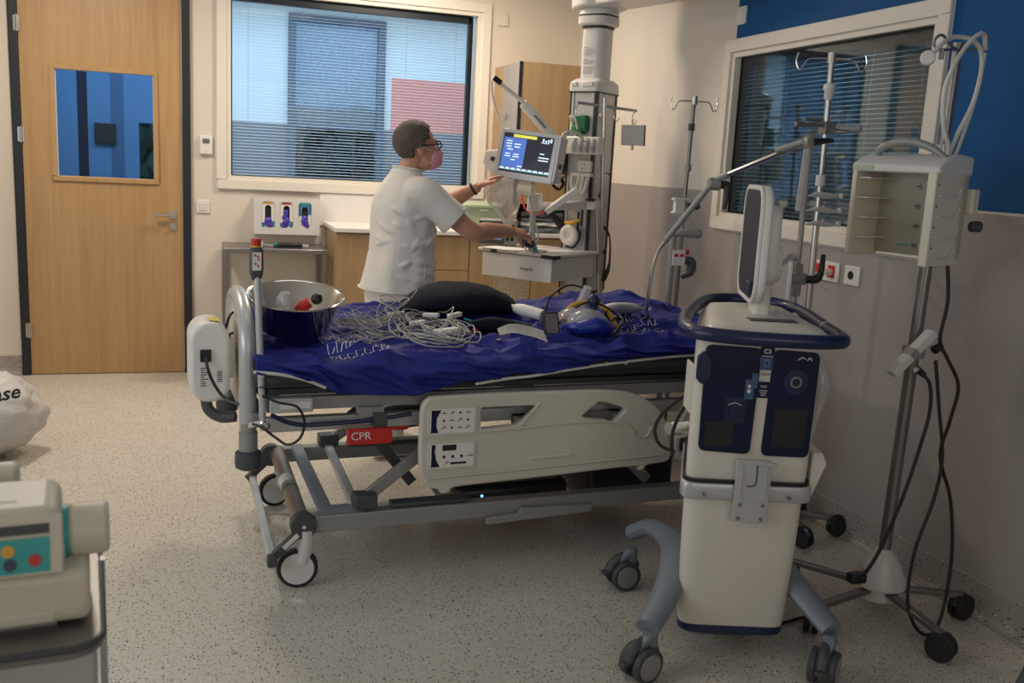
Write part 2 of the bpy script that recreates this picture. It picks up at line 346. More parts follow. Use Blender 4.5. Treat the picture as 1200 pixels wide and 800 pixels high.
# back window
def window(name, lab, fn, u0, u1, z0, z1, iu0, iu1, iz0, iz1, slatm, panem, sgn, ax):
    """ax='y': wall plane y=D looking +y ; ax='x': wall plane x=W looking +x"""
    w = thing(name, lab, None, (D if False else ((u0+u1)/2 if ax == 'y' else W), (D if ax == 'y' else (u0+u1)/2), z0), kind='structure')
    def bx(mb, a0, a1, d0, d1, c0, c1):
        if ax == 'y': mb.box(a0, a1, D+d0, D+d1, c0, c1)
        else: mb.box(W+d0, W+d1, a0, a1, c0, c1)
        return mb
    def rg(a0, a1, c0, c1, wd, d0, d1):
        m = MB(); bx(m, a0, a1, d0, d1, c0, c0+wd); bx(m, a0, a1, d0, d1, c1-wd, c1); bx(m, a0, a0+wd, d0, d1, c0+wd, c1-wd); bx(m, a1-wd, a1, d0, d1, c0+wd, c1-wd); return m
    part('window_frame', rg(u0, u1, z0, z1, .062, -.022, .02), 'frame', w, bevel=.003)
    part('inner_frame', rg(u0+.06, u1-.06, z0+.06, z1-.06, .030, -.008, .05), 'frame', w, bevel=.002)
    part('black_spacer', bx(bx(rg(iu0, iu1, iz0, iz1, .012, .030, .085), iu0, iu1, .035, .085, iz1-.055, iz1), *((iu1-.03, iu1, .035, .085, iz0, iz1) if ax == 'y' else (iu0, iu0+.03, .035, .085, iz0, iz1))), 'black', w)
    part('pane', bx(MB(), iu0, iu1, .030, .034, iz0, iz1), panem, w)
    m = MB(); n = int((iz1-.055-iz0-.02)/.0205); a = radians(9 if ax == 'y' else 20)
    for i in range(n):
        z = iz0+.018+i*.0205; dy = .0095*cos(a); dz = .0095*sin(a); t = .0004
        for q in ((0,),):
            A = [(iu0+.014, -dy, z-dz), (iu1-.016, -dy, z-dz), (iu1-.016, dy, z+dz), (iu0+.014, dy, z+dz)]
            vs = [(u, D+.062+d, zz) if ax == 'y' else (W+.062+d, u, zz) for u, d, zz in A]
            m.add(vs+[(x, y, zz+.0006) for x, y, zz in vs], [(0, 1, 2, 3), (7, 6, 5, 4), (0, 1, 5, 4), (1, 2, 6, 5), (2, 3, 7, 6), (3, 0, 4, 7)])
    part('blind_slats', m, slatm, w, kind='stuff', smooth=1)
    ln = iu1-iu0
    for i in range(5):
        u = iu0+ln*(.07+.215*i); c = MB()
        if ax == 'y': c.cyl((u, D+.05, iz0+.01), (u, D+.05, iz1-.05), .0011, n=5)
        else: c.cyl((W+.05, u, iz0+.01), (W+.05, u, iz1-.05), .0011, n=5)
        part('ladder_cord', c, 'slat2' if ax == 'y' else 'slat', w)
    return w
window('window_1', 'wide window with closed-in blinds on the far wall behind the nurse', None, .128, 1.995, 1.262, 2.63, .215, 1.875, 1.345, 2.545, 'slat', 'pane', 1, 'y')
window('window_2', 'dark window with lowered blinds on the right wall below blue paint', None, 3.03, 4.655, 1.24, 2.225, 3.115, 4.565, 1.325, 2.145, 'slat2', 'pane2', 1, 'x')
# corridor behind the far wall
yb = 8.5
struct('wall_corridor', MB().plate([rect(-3, 4.4, 0, H), rect(.80, 1.50, 1.05, 2.62), rect(-.45, -.30, 1.22, 1.70)], .1, 0, 'xz', yb+.05),
       paint('corridor_paint', (.74, .78, .80), [(0, 1.62, 4.5, 1.765, 2.21, (.85, .30, .24)), (0, -4, 4.5, 0, 1.765, (.22, .22, .25)), (0, -4, -.12, 0, 3.2, (.075, .17, .33)), (0, -.905, -.83, 0, 3.2, (.012, .014, .03)), (0, -.66, -.56, 0, 3.2, (.045, .10, .20))]))
struct('ceiling.001', MB().box(-3, 4.4, D+.12, yb+.1, H, H+.1), 'ceil')
struct('wall_corridor_left', MB().box(-3.1, -3, D, yb, 0, H), 'wall'); struct('wall_corridor_right', MB().box(4.4, 4.5, D, yb, 0, H), 'wall')
w3 = thing('window_3', 'grey framed corridor window seen through the blinds', None, (1.15, yb, 1.0), kind='structure')
part('window_frame', ring(.735, 1.555, .98, 2.675, .065, yb-.04, yb+.03), mat('blue_grey_frame', (.10, .13, .18), .5), w3, bevel=.004)
part('transom', MB().box(.8, 1.5, yb-.02, yb+.03, 1.745, 1.785), mat('blue_grey_transom', (.14, .18, .24), .5), w3)
part('pane', MB().box(.8, 1.5, yb+.01, yb+.016, 1.04, 2.62), 'pane', w3)
part('roller_screen', MB().box(.81, 1.49, yb+.05, yb+.052, 1.79, 2.61), glass('pale_screen', (.75, .8, .85), .02, .4, .35), w3)
nb = MB()
nb.box(-.78, -.62, yb-.03, yb-.001, 1.52, 1.68)
nbo = part('notice_box', nb, 'black', None, bevel=.004, lab='small dark box on the blue corridor wall, seen through the door window', cat='wall box')
struct('hedge_backing', MB().box(-1.5, 3.5, 11.2, 11.3, 0, 2.05), 'grey_wall')  # added backing that blocks the sky showing through the hedge
hm = MB()
for i in range(420):
    c = (random.uniform(-.6, 2.2), random.uniform(10.2, 10.9), random.uniform(.1, 1.95)); hm.ell(c, [random.uniform(.08, .2)]*3, 7, 5)
part('hedge', hm, mat('hedge_green', (.09, .15, .08), .8, var=.5, scale=6), kind='stuff', lab='dim green hedge outside the corridor window', cat='hedge')
struct('wall_side_room', MB().box(4.4, 4.5, 2, 6.6, 0, H), 'grey_wall')
struct('wall_side_room.001', MB().box(W+.12, 4.5, 6.6, 6.7, 0, H).box(W+.12, 4.5, 2.0, 2.1, 0, H), 'grey_wall')
struct('ceiling.002', MB().box(W+.12, 4.5, 2, 6.7, H, H+.1), 'ceil')
# small fittings on the walls
def wallplate(name, lab, cat, x, z, w, h, t=.012, extra=None):
    o = part(name, MB().box(x-w/2, x+w/2, D-t, D, z-h/2, z+h/2), 'white', bevel=.003, lab=lab, cat=cat) if not extra else None
    return o
th = thing('thermostat', 'white thermostat with a small grey display, between the door and the window', 'thermostat', (.058, D, 1.54))
part('housing', MB().box(.018, .099, D-.026, D, 1.484, 1.604), 'white', th, bevel=.004)
part('display', MB().box(.036, .080, D-.028, D-.024, 1.555, 1.585), mat('lcd_grey', (.12, .14, .12), .3), th)
part('button', MB().box(.050, .068, D-.028, D-.024, 1.505, 1.512), 'cream', th)
sw = thing('light_switch', 'white double rocker light switch below the thermostat', 'switch', (.036, D, 1.136))
part('switch_plate', MB().box(-.006, .080, D-.010, D, 1.093, 1.180), 'white', sw, bevel=.003)
for a in (.016, .038): part('rocker', MB().box(a, a+.020, D-.015, D-.009, 1.110, 1.163), 'white', sw, bevel=.002)
part('blank_plate', MB().box(2.041, 2.122, D-.012, D, 2.49, 2.572), 'wall', bevel=.003, lab='blank cream wall plate high between window and ceiling column', cat='wall plate')
s2 = thing('light_switch', 'white rocker light switch high on the right wall at the edge of the blue paint', 'switch', (W, 4.54, 2.34))
part('switch_plate', MB().box(W-.014, W, 4.495, 4.585, 2.295, 2.385), 'white', s2, bevel=.003); part('rocker', MB().box(W-.019, W-.012, 4.515, 4.56, 2.315, 2.365), 'white', s2, bevel=.002)
k1 = thing('power_socket', 'white wall socket with two red inserts and a cream plug', 'socket', (W, 3.61, 1.12))
part('socket_plate', MB().box(W-.014, W-.004, 3.515, 3.715, 1.083, 1.170), 'white', k1, bevel=.003)
for a in (3.565, 3.668): part('red_insert', MB().box(W-.018, W-.013, a-.024, a+.024, 1.10, 1.155), 'red', k1, bevel=.002)
part('plug', MB().cyl((W-.017, 3.568, 1.125), (W-.05, 3.568, 1.125), .017, .013).tube([(W-.05, 3.568, 1.125), (W-.07, 3.60, 1.118), (W-.055, 3.66, 1.10), (W-.02, 3.70, 1.085)], .004, 6), 'cream', k1)
k2 = thing('power_socket', 'white wall socket with one round black hole, right of the red sockets', 'socket', (W, 3.42, 1.12))
part('socket_plate', MB().box(W-.014, W-.004, 3.375, 3.475, 1.085, 1.168), 'white', k2, bevel=.003); part('socket_hole', MB().cyl((W-.015, 3.43, 1.128), (W-.0165, 3.43, 1.128), .018, n=20), 'blackp', k2)
# ---------------------------------------------------------------- cabinets along the far wall
CF = 6.22; CZ = 1.035
bc_x = [.855, 1.30, 1.75, 2.20, 2.686]
labs = ['oak base cabinet at the left end of the counter with its side panel showing', 'oak base cabinet behind the nurse with a thin bar handle', 'oak base cabinet below the green storage box', 'oak base cabinet right of the column drawer, in the room corner']
for i in range(4):
    x0, x1 = bc_x[i], bc_x[i+1]
    c = thing('base_cabinet', labs[i], 'cabinet', ((x0+x1)/2, (CF+D)/2, 0), 0, None)
    part('body', MB().box(x0+.001, x1-.001, CF+.02, D-.001, .08, CZ-.001), 'wood2', c)
    part('plinth', MB().box(x0+.01, x1-.01, CF+.06, D-.02, 0, .08), 'dgrey', c)
    if i == 1:
        dr = part('drawer', MB().box(x0+.004, x1-.004, CF, CF+.019, .80, CZ-.012), 'wood2', c, bevel=.001)
        part('handle', MB().cyl((1.35, CF-.03, .975), (1.47, CF-.03, .975), .006).cyl((1.36, CF, .975), (1.36, CF-.03, .975), .004).cyl((1.46, CF, .975), (1.46, CF-.03, .975), .004), 'steel', dr)
        part('door', MB().box(x0+.004, x1-.004, CF, CF+.019, .085, .795), 'wood2', c, bevel=.001)
    else:
        dd = part('door', MB().box(x0+.004, x1-.004, CF, CF+.019, .085, CZ-.012), 'wood2', c, bevel=.001)
        if i != 0: part('handle', MB().cyl((x0+.05, CF-.03, .95), (x0+.17, CF-.03, .95), .006).cyl((x0+.06, CF, .95), (x0+.06, CF-.03, .95), .004).cyl((x0+.16, CF, .95), (x0+.16, CF-.03, .95), .004), 'steel', dd)
part('worktop', MB().box(.84, W-.001, CF-.02, D-.012, CZ, CZ+.028), 'counter', bevel=.003, lab='long white worktop over the oak base cabinets', cat='worktop')
part('splashback', MB().box(.81, 2.03, D-.012, D-.001, CZ+.002, 1.258), 'counter', lab='white splashback panel between worktop and window', cat='panel')
# tall cabinet with a niche
tc = thing('tall_cabinet', 'oak corner cabinet with greyish doors on its left side and a niche below', 'cabinet', (2.36, 6.5, CZ+.028))
X0 = 2.045; CB = CZ+.029
part('body', MB().box(X0+.02, W-.002, CF, D-.001, 1.262, 2.20), 'wood2', tc)
part('side_panel', MB().box(X0, X0+.03, CF+.001, D-.001, CB, 1.262), 'wood2', tc)
part('side_panel', MB().box(W-.03, W-.004, CF+.001, D-.001, CB, 1.262), 'wood2', tc)
part('back_panel', MB().box(X0+.03, W-.03, D-.02, D-.002, CB, 1.262), 'dark', tc)
part('edge_strip', MB().box(X0-.002, X0+.019, CF-.003, CF+.012, 1.262, 2.20), 'black', tc)
for a, b in ((CF+.014, CF+.36), ):
    q = part('door', MB().box(X0, X0+.018, a, b, 1.264, 2.198), 'greyface', tc, lab='greyish oak door')
    for z in (1.86, 1.56): part('knob', MB().cyl((X0, b-.12, z), (X0-.03, b-.12, z), .005).cyl((X0-.018, b-.16, z), (X0-.018, b-.075, z), .006), 'steel', q)
part('side_panel', MB().box(X0, X0+.018, CF+.362, D-.001, 1.264, 2.198), 'wood2', tc)
rnd = random.Random(3)
z = CB
for i, (h, m) in enumerate(((.042, 'textile'), (.034, 'paper'), (.03, 'textile'), (.04, 'textile'), (.036, 'navy'))):
    lab = ['folded grey textile at the bottom of the niche stack', 'folded pale textile second from the bottom in the niche stack', 'folded grey textile in the middle of the niche stack', 'folded grey textile second from the top in the niche stack', 'folded dark blue textile on top of the niche stack'][i]
    m_ = MB(); pr = []
    n = 14
    for k in range(n+1):
        xx = 2.12+.36*k/n; pr.append([(xx, CF+.03+.012*sin(k*.9+i*2), z+.002+.003*abs(sin(k+i))), (xx, CF+.02+.01*sin(k*.7+i), z+h*.5), (xx, CF+.035, z+h-.001), (xx, CF+.30, z+h-.001), (xx, CF+.30, z+.002)])
    m_.rings(pr)
    part('folded_textile', m_, m, lab=lab, cat='linen', group='folded textiles in the niche', bevel=.004); z += h+.001
gb = thing('storage_box', 'pale green plastic storage box with lid on the white worktop', 'box', (1.86, 6.42, CB))
part('body', MB().rings([rr for rr in [[(x, y, zz) for x, y in rrect(a, b, .03, 4, 1.86, 6.43)] for a, b, zz in ((.25, .25, CB), (.28, .28, CB+.16))]]), 'gbox', gb)
part('lid', MB().rings([[(x, y, zz) for x, y in rrect(a, a, .03, 4, 1.86, 6.43)] for a, zz in ((.30, CB+.16), (.30, CB+.175), (.27, CB+.19))]), 'gbox', gb)
part('grip', MB().box(1.83, 1.89, 6.272, 6.29, CB+.135, CB+.145), 'gbox', gb, bevel=.003)
# steel side table and laryngoscope
st = thing('side_table', 'narrow brushed steel side table against the far wall, below the glove dispenser', 'table', (.49, 6.55, 0))
tz = .905
part('table_top', MB().box(.155, .815, 6.33, 6.765, tz-.03, tz), 'dsteel', st, bevel=.004)
for a in (.17, .80):
    for b in (6.345, 6.75): part('leg', MB().box(a-.014, a+.014, b-.014, b+.014, .0, tz-.03), 'dsteel', st, bevel=.003)
part('lower_rail', MB().box(.17, .80, 6.74, 6.76, .15, .18), 'dsteel', st)
lg = thing('laryngoscope', 'black and green handled scope lying on the steel side table', 'instrument', (.6, 6.45, tz))
part('handle', MB().cyl((.50, 6.45, tz+.017), (.66, 6.44, tz+.017), .017, .015), 'blackp', lg)
part('green_collar', MB().cyl((.475, 6.451, tz+.017), (.50, 6.45, tz+.017), .018), 'green', lg)
part('steel_end', MB().cyl((.66, 6.44, tz+.016), (.70, 6.438, tz+.016), .011), 'chrome', lg)
part('blade', MB().tube([(.475, 6.451, tz+.016), (.44, 6.455, tz+.012), (.40, 6.46, tz+.02), (.385, 6.46, tz+.04)], [.008, .009, .008, .006], 8), 'chrome', lg)
part('clear_cup', MB().lathe([(.016, 0), (.020, .04), (.018, .04), (.013, .004)], 14, (.385, 6.42, tz)), 'white', lab='small clear cup on the steel side table beside the scope', cat='cup')
# glove dispenser
gx0, gx1, gz0, gz1 = .36, .80, .972, 1.222
gd = thing('glove_dispenser', 'white wall dispenser holding three glove boxes above the steel table', 'dispenser', (.58, D-.05, gz0))
cx = [.455, .577, .70]
holes = [[(x, z) for x, z in rrect(.088, .178, .022, 5, c, 1.103)] for c in cx]
part('front_panel', MB().plate([rect(gx0, gx1, gz0, gz1)]+holes, .004, 0, 'xz', D-.108), 'lwhite', gd)
part('housing', MB().box(gx0, gx0+.003, D-.108, D-.001, gz0, gz1).box(gx1-.003, gx1, D-.108, D-.001, gz0, gz1).box(gx0, gx1, D-.108, D-.001, gz0, gz0+.003), 'lwhite', gd)
gl = ['glove box with an orange tab and few violet gloves, left in the dispenser', 'glove box with a red tab and bulging violet gloves, middle of the dispenser', 'blue topped glove box, right in the dispenser']
for i, c in enumerate(cx):
    g = thing('glove_box', gl[i], 'box', (c, D-.06, gz0+.004), 0, 'glove boxes in the wall dispenser')
    part('carton', MB().plate([rect(c-.056, c+.056, gz0+.004, gz1-.004), rrect(.042, .125, .02, 5, c, 1.105)], .002, 0, 'xz', D-.103).box(c-.056, c+.056, D-.10, D-.02, gz0+.004, gz0+.006).box(c-.056, c-.054, D-.10, D-.02, gz0+.004, gz1-.004).box(c+.054, c+.056, D-.10, D-.02, gz0+.004, gz1-.004), 'paper' if i < 2 else 'white', g)
    part('tab', MB().box(c-.028, c+.028, D-.1055, D-.1035, 1.175, 1.188), ['yellow', 'red', 'teal'][i], g)
    part('printed_corner', MB().box(c-.043, c-.022, D-.1048, D-.1042, 1.02, 1.05).box(c+.022, c+.043, D-.1048, D-.1042, 1.02, 1.06) if i < 2 else MB().box(c-.043, c+.043, D-.1048, D-.1042, 1.16, 1.188).box(c-.043, c-.022, D-.1048, D-.1042, 1.10, 1.16).box(c+.022, c+.043, D-.1048, D-.1042, 1.11, 1.16), mat('carton_blue', (.03, .16, .32), .5), g)
    part('dark_inside', MB().box(c-.053, c+.053, D-.09, D-.088, gz0+.01, gz1-.01), 'dark', g)
    gm = MB(); r2 = random.Random(i)
    hh = [.05, .11, .07][i]
    for k in range(9):
        zz = 1.03+hh*k/9
        gm.ell((c+r2.uniform(-.010, .010)*(1 if zz > 1.05 else 2), D-.105+r2.uniform(-.004, .004), zz), (r2.uniform(.014, .024), .010, r2.uniform(.012, .02)), 9, 6)
    part('gloves', gm, 'glove', g, remesh=.003)

# ---------------------------------------------------------------- ceiling column (pendant)
PF = Matrix.Translation((2.205, 5.30, 0)) @ Matrix(((.6, .8, 0, 0), (-.8, .6, 0, 0), (0, 0, 1, 0), (0, 0, 0, 1)))
# local: x = along the left-front face toward the camera, -y = normal of the left-front face ; front corner (x=.08,y=-.1)
pd = thing('ceiling_column', 'tall pale grey medical supply column hanging from the ceiling behind the nurse', 'medical column', (2.205, 5.30, .78))
def P(): return MB(PF)
part('upper_tube', P().rings([[(x, y, z) for x, y in rrect(.150, .150, .045, 5)] for z in (2.02, 2.36)]), 'lwhite', pd)
part('collar', P().rings([[(x, y, z) for x, y in rrect(a, a, .07, 6)] for a, z in ((.19, 2.325), (.21, 2.335), (.21, 2.375))]), 'lwhite', pd)
part('collar', P().rings([[(x, y, z) for x, y in rrect(a, a, .08, 6)] for a, z in ((.21, 2.385), (.21, 2.41), (.2, 2.42))]), 'lwhite', pd)
part('black_gap', P().rings([[(x, y, z) for x, y in rrect(.205, .205, .07, 6)] for z in (2.374, 2.386)]).rings([[(x, y, z) for x, y in rrect(.158, .158, .045, 6)] for z in (2.31, 2.326)]), 'blackp', pd)
am = MB(); am.rings([[(x, y, z) for x, y in rrect(.30, .30, .12, 6, 2.205, 5.31)] for z in (2.42, 2.47, 2.62)])
am.bar((2.205, 5.31, 2.52), (2.50, 4.3, 2.52), .24, .19)
part('ceiling_arm', am, 'lwhite', pd, bevel=.012)
part('ceiling_mount', MB().cyl((2.50, 4.3, 2.6), (2.50, 4.3, H), .12, .14, 24), 'lwhite', pd)
part('cap', P().rings([[(x, y, z) for x, y in rrect(a, b, .03, 5)] for a, b, z in ((.20, .26, 1.955), (.205, .262, 1.975), (.20, .25, 2.01), (.17, .18, 2.03))]), 'lwhite', pd, bevel=.004)
part('cap_block', P().cbox((.03, -.12, 1.995), (.07, .03, .025)).cbox((-.06, -.12, 1.995), (.04, .03, .025)), 'lwhite', pd, bevel=.004)
part('column_body', P().box(-.085, .085, -.115, .115, .80, 1.955), 'silver', pd, bevel=.006)
sl = P()
for x in (-.088, .078): sl.box(x, x+.012, -.121, -.112, .80, 1.955)
sl.box(.082, .090, -.118, -.106, .80, 1.955).box(.082, .090, .104, .118, .80, 1.955).box(-.095, .095, -.125, .125, 1.948, 1.958)
sl.box(.01, .022, -.119, -.112, 1.14, 1.27).box(.034, .046, -.119, -.112, 1.19, 1.30).box(.083, .088, -.02, -.01, 1.55, 1.80)
part('black_strips', sl, 'blackp', pd)
part('edge_profile', P().box(-.075, -.062, -.122, -.112, .80, 1.95).box(.060, .073, -.122, -.112, .80, 1.95).box(.083, .092, -.095, -.08, .8, 1.95), 'silver', pd)
tx = P(); r3 = random.Random(5)
for k in range(14):
    zz = 2.06+.011*k
    if k in (4, 8): continue
    tx.box(-.045, -.045+r3.uniform(.03, .08), -.0765, -.0755, zz, zz+.003)
part('printed_notice', tx, 'grey', pd)
part('gas_outlet', P().cyl((-.03, -.115, 1.70), (-.03, -.121, 1.70), .010).cyl((-.03, -.115, 1.665), (-.03, -.121, 1.665), .010).cyl((.085, .0, 1.37), (.093, 0, 1.37), .014).cyl((.035, -.115, 1.40), (.035, -.124, 1.40), .014), 'blackp', pd)
part('bottom_frame', P().box(-.08, .08, -.10, .10, .775, .80), 'silver', pd)
part('bottom_bracket', P().tube([(-.07, -.14, .93), (-.07, -.14, .78), (.085, -.14, .78), (.085, .08, .80)], .007, 6, smooth=False), 'blackp', pd)
bw = P(); bw.box(.0, .05, -.15, -.115, 1.115, 1.2)  # clamp blocks
part('clamp_block', P().box(-.05, .08, -.16, -.115, 1.285, 1.335).box(.08, .14, -.15, -.05, 1.29, 1.34), 'white', pd, bevel=.005)
part('clamp_knob', P().cyl((.11, -.15, 1.34), (.11, -.15, 1.352), .028, n=16).cyl((-.03, -.16, 1.31), (-.03, -.165, 1.31), .007), 'blackp', pd)
# pole on the column with hook bar
po = part('accessory_pole', MB().cyl((2.262, 5.15, .80), (2.20, 5.13, 1.92), .013, n=12).cyl((2.262, 5.15, .80), (2.205, 5.13, 1.30), .017, n=12), 'steel', pd)
hb = part('hook_bar', MB().bar((2.045, 5.15, 1.885), (2.415, 5.15, 1.863), .008, .016), 'steel', pd)
for t_ in (.02, .42, .66, .97):
    x = 2.045+.37*t_; zz = 1.885-.022*t_
    part('hook', MB().tube([(x, 5.15, zz), (x-.012, 5.15, zz-.03), (x-.015, 5.15, zz-.055), (x+.002, 5.15, zz-.075), (x+.018, 5.15, zz-.055)], .003, 6), 'chrome', hb)
sg = thing('hanging_plate', 'flat grey plate hanging from the rightmost hook of the column bar', 'plate', (2.41, 5.15, 1.66))
part('plate', MB().at((2.405, 5.15, 1.725), (0, -2, -10)).box(-.072, .062, -.006, .006, -.058, .058), 'lwhite', sg, bevel=.002)
part('dark_edge', MB().at((2.405, 5.15, 1.725), (0, -2, -10)).box(.062, .070, -.006, .008, -.06, .060), 'dgrey', sg)
part('hanger', MB().tube([(2.398, 5.15, 1.78), (2.39, 5.15, 1.795), (2.40, 5.15, 1.815), (2.412, 5.15, 1.80)], .0025, 6), 'chrome', sg)
part('tag', MB().box(2.395, 2.41, 5.146, 5.152, 1.64, 1.668), 'cream', sg)
# socket rail housing
rl = part('outlet_rail', P().box(-.06, .16, -.185, -.118, 1.60, 1.70), 'white', pd, bevel=.008)
for k in range(4): part('outlet', P().tube([(.0+.042*k, -.19, 1.615), (.004+.042*k, -.205, 1.65), (.0+.042*k, -.19, 1.685)], .012, 8), 'silver', rl)
part('double_socket', P().box(.0, .09, -.135, -.115, 1.50, 1.565), 'lwhite', pd, bevel=.003)
part('socket_holes', P().cyl((.02, -.135, 1.545), (.02, -.137, 1.545), .004, n=8).cyl((.045, -.135, 1.545), (.045, -.137, 1.545), .004, n=8).cyl((.033, -.135, 1.52), (.033, -.137, 1.52), .004, n=8), 'blackp', pd)
gh = P().tube([(-.02, -.15, 1.49), (-.02, -.16, 1.45), (.0, -.17, 1.39), (.02, -.17, 1.40), (.03, -.15, 1.49)], .012, 8)
gh.tube([(.055, -.15, 1.49), (.055, -.17, 1.40), (.075, -.17, 1.39), (.085, -.15, 1.47)], .012, 8).box(-.03, .1, -.16, -.12, 1.475, 1.495)
part('tube_holder', gh, 'white', pd)
gp = thing('gas_plug', 'green gas connector with white cable, plugged high on the ceiling column', 'connector', tuple(PF @ Vector((-.01, -.14, 1.70))))
part('green_housing', P().box(-.03, .05, -.165, -.116, 1.73, 1.82).box(-.04, .03, -.17, -.116, 1.715, 1.76), 'green', gp, bevel=.006)
part('flowmeter', P().cyl((-.045, -.15, 1.73), (-.045, -.15, 1.80), .014), 'cream', gp)
part('cable', P().tube([(-.045, -.16, 1.78), (-.03, -.20, 1.81), (.0, -.20, 1.80), (.01, -.18, 1.74)], .006, 6), 'white', gp)
# ring, yellow valve
rg_ = MB(); c0 = PF @ Vector((-.01, -.17, 1.135))
M0 = Matrix.Translation(c0) @ PF.to_3x3().to_4x4() @ Matrix.Rotation(radians(90), 4, 'X')
rg_.T = M0
rg_.rings([[(cos(a)*(.038+.024*cos(b)), sin(a)*(.038+.024*cos(b)), .016*sin(b)) for b in [2*pi*j/12 for j in range(12)]] for a in [2*pi*i/28 for i in range(28)]], closed=True)
sc = thing('suction_disc', 'round white ring shaped disc on the lower ceiling column', 'disc', tuple(c0))
part('ring', rg_, 'white', sc, smooth=180)
m = MB(M0); m.cyl((0, 0, -.005), (0, 0, .006), .03, n=20); part('centre', m, 'paper', sc)
m = MB(M0); m.tube([(-.02, -.068, -.01), (.03, -.07, -.01), (.066, -.02, -.012), (.07, .03, -.012)], .007, 6); part('black_clip', m, 'blackp', sc)
part('yellow_valve', P().tube([(-.05, -.15, 1.205), (.0, -.17, 1.205), (.05, -.16, 1.225)], [.011, .013, .009], 8), 'yellow', pd)
part('black_hose_grip', P().tube([(-.33, -.20, 1.37), (-.24, -.20, 1.33), (-.14, -.18, 1.25), (-.09, -.16, 1.20), (-.06, -.15, 1.13)], [.018, .024, .018, .024, .012], 8), 'blackp', pd)
part('red_hose', P().tube([(-.34, -.2, 1.36), (-.28, -.24, 1.27), (-.2, -.24, 1.24), (-.12, -.22, 1.28), (-.06, -.16, 1.31)], .005, 6), 'red', pd)
part('black_hose', P().tube([(-.2, -.2, 1.22), (-.14, -.2, 1.25), (-.07, -.16, 1.29)], .005, 6), 'blackp', pd)
cb = part('brown_cord', MB().tube([(2.22, 5.15, 1.49), (2.27, 5.17, 1.50), (2.29, 5.17, 1.45), (2.295, 5.18, 1.2), (2.29, 5.18, 1.0), (2.285, 5.2, .60)], .0035, 6), mat('brown_cord', (.10, .05, .03), .5), pd)
part('black_cord', MB().tube([(2.235, 5.16, 1.19), (2.26, 5.15, 1.19), (2.30, 5.15, 1.13), (2.31, 5.15, 1.0), (2.30, 5.15, .93), (2.27, 5.14, .88), (2.24, 5.14, .91)], [.006, .010, .005, .006, .014, .014, .004], 8), 'blackp', pd)
part('cord_plug', MB().cyl((2.235, 5.15, 1.055), (2.28, 5.15, 1.045), .014), 'blackp', pd)
# shelf with drawer
SH = Matrix.Translation((1.83, 4.83, 0)) @ Matrix(((-.6, .8, 0, 0), (.8, .6, 0, 0), (0, 0, 1, 0), (0, 0, 0, 1)))
# local: x from the near corner to the left tip, y away towards the column ; origin = near corner
def Q(): return MB(SH)
sh = thing('column_shelf', 'white shelf with a deep drawer, fixed to the ceiling column', 'shelf', (1.83, 4.83, .89))
part('shelf_top', Q().rings([[(x, y, z) for x, y in rrect(.53, .50, .03, 5, .25, .24)] for z in (1.035, 1.05)]), 'lwhite', sh, bevel=.003)
part('drawer', Q().box(.015, .47, .015, .47, .90, 1.030), 'lwhite', sh, bevel=.005)
part('drawer_front', Q().box(.008, .48, .006, .016, .895, 1.028), 'lwhite', sh, bevel=.004)
part('corner_bumper', Q().box(-.02, .07, -.018, .015, 1.027, 1.047).box(-.02, -.008, -.018, .05, 1.027, 1.047).box(.37, .41, -.018, -.004, 1.03, 1.047), 'blackp', sh, bevel=.004)
part('brand_lettering', MB(SH).text('MAQUET', .022, (.17, .0045, .955), (90, 0, 180), .0004), 'dgrey', sh)
part('shelf_bracket', Q().box(.05, .40, .47, .53, .98, 1.03).box(.1, .2, .48, .52, .80, .98), 'silver', sh)
wb = thing('wire_basket', 'small white wire basket hanging below the column shelf', 'basket', (1.72, 5.30, .70))
wm = MB()
for i in range(9):
    z = .72+.024*i; wm.tube([(1.65, 5.30, z), (1.80, 5.22, z), (1.86, 5.32, z), (1.71, 5.40, z)], .0022, 4, smooth=False, closed=True)
for i in range(9):
    t_ = i/8; wm.cyl((1.65+.15*t_, 5.30-.08*t_, .71), (1.65+.15*t_, 5.30-.08*t_, .92), .0022, n=4); wm.cyl((1.71+.15*t_, 5.40-.08*t_, .71), (1.71+.15*t_, 5.40-.08*t_, .92), .0022, n=4)
part('wire_grid', wm, 'wcable', wb); part('rim', MB().tube([(1.65, 5.30, .915), (1.80, 5.22, .915), (1.86, 5.32, .915), (1.71, 5.40, .915)], .004, 6, smooth=False, closed=True), 'wcable', wb)
part('hanger', MB().cyl((1.68, 5.33, .915), (1.70, 5.12, .92), .003).cyl((1.83, 5.27, .915), (1.84, 5.05, .92), .003), 'wcable', wb)
# patient monitor
MF = Matrix.Translation((1.705, 5.0, 1.572)) @ Euler((0, 0, radians(-40))).to_matrix().to_4x4() @ Matrix.Rotation(radians(-7), 4, 'X') @ Matrix.Rotation(radians(5), 4, 'Y')
mo = thing('patient_monitor', 'patient monitor with a lit screen, held by the nurse at its lower left corner', 'monitor', (1.705, 5.0, 1.45))
def Mn(): return MB(MF)
part('bezel', Mn().plate([rrect(.345, .265, .012, 4), rect(-.147, .147, -.098, .112)], .02, .003, 'xz', 0), 'silver', mo)
part('rear_housing', Mn().box(-.165, .165, .008, .085, -.125, .125), 'white', mo, bevel=.012)
part('side_handle', Mn().box(.168, .192, -.01, .09, -.125, .13), 'silver', mo, bevel=.008)
part('side_knob', Mn().cyl((.192, .03, -.03), (.199, .03, -.03), .014), 'dgrey', mo)
part('screen', Mn().box(-.148, .148, -.002, .004, -.099, .113), mat('screen_black', (.008, .008, .012), .2, emit=(.03, .03, .05, .6)), mo)
part('screen_blue_area', Mn().box(-.143, -.012, -.0035, -.002, -.072, .088), mat('screen_blue', (.02, .03, .08), .3, emit=(.09, .19, .62, .95)), mo)
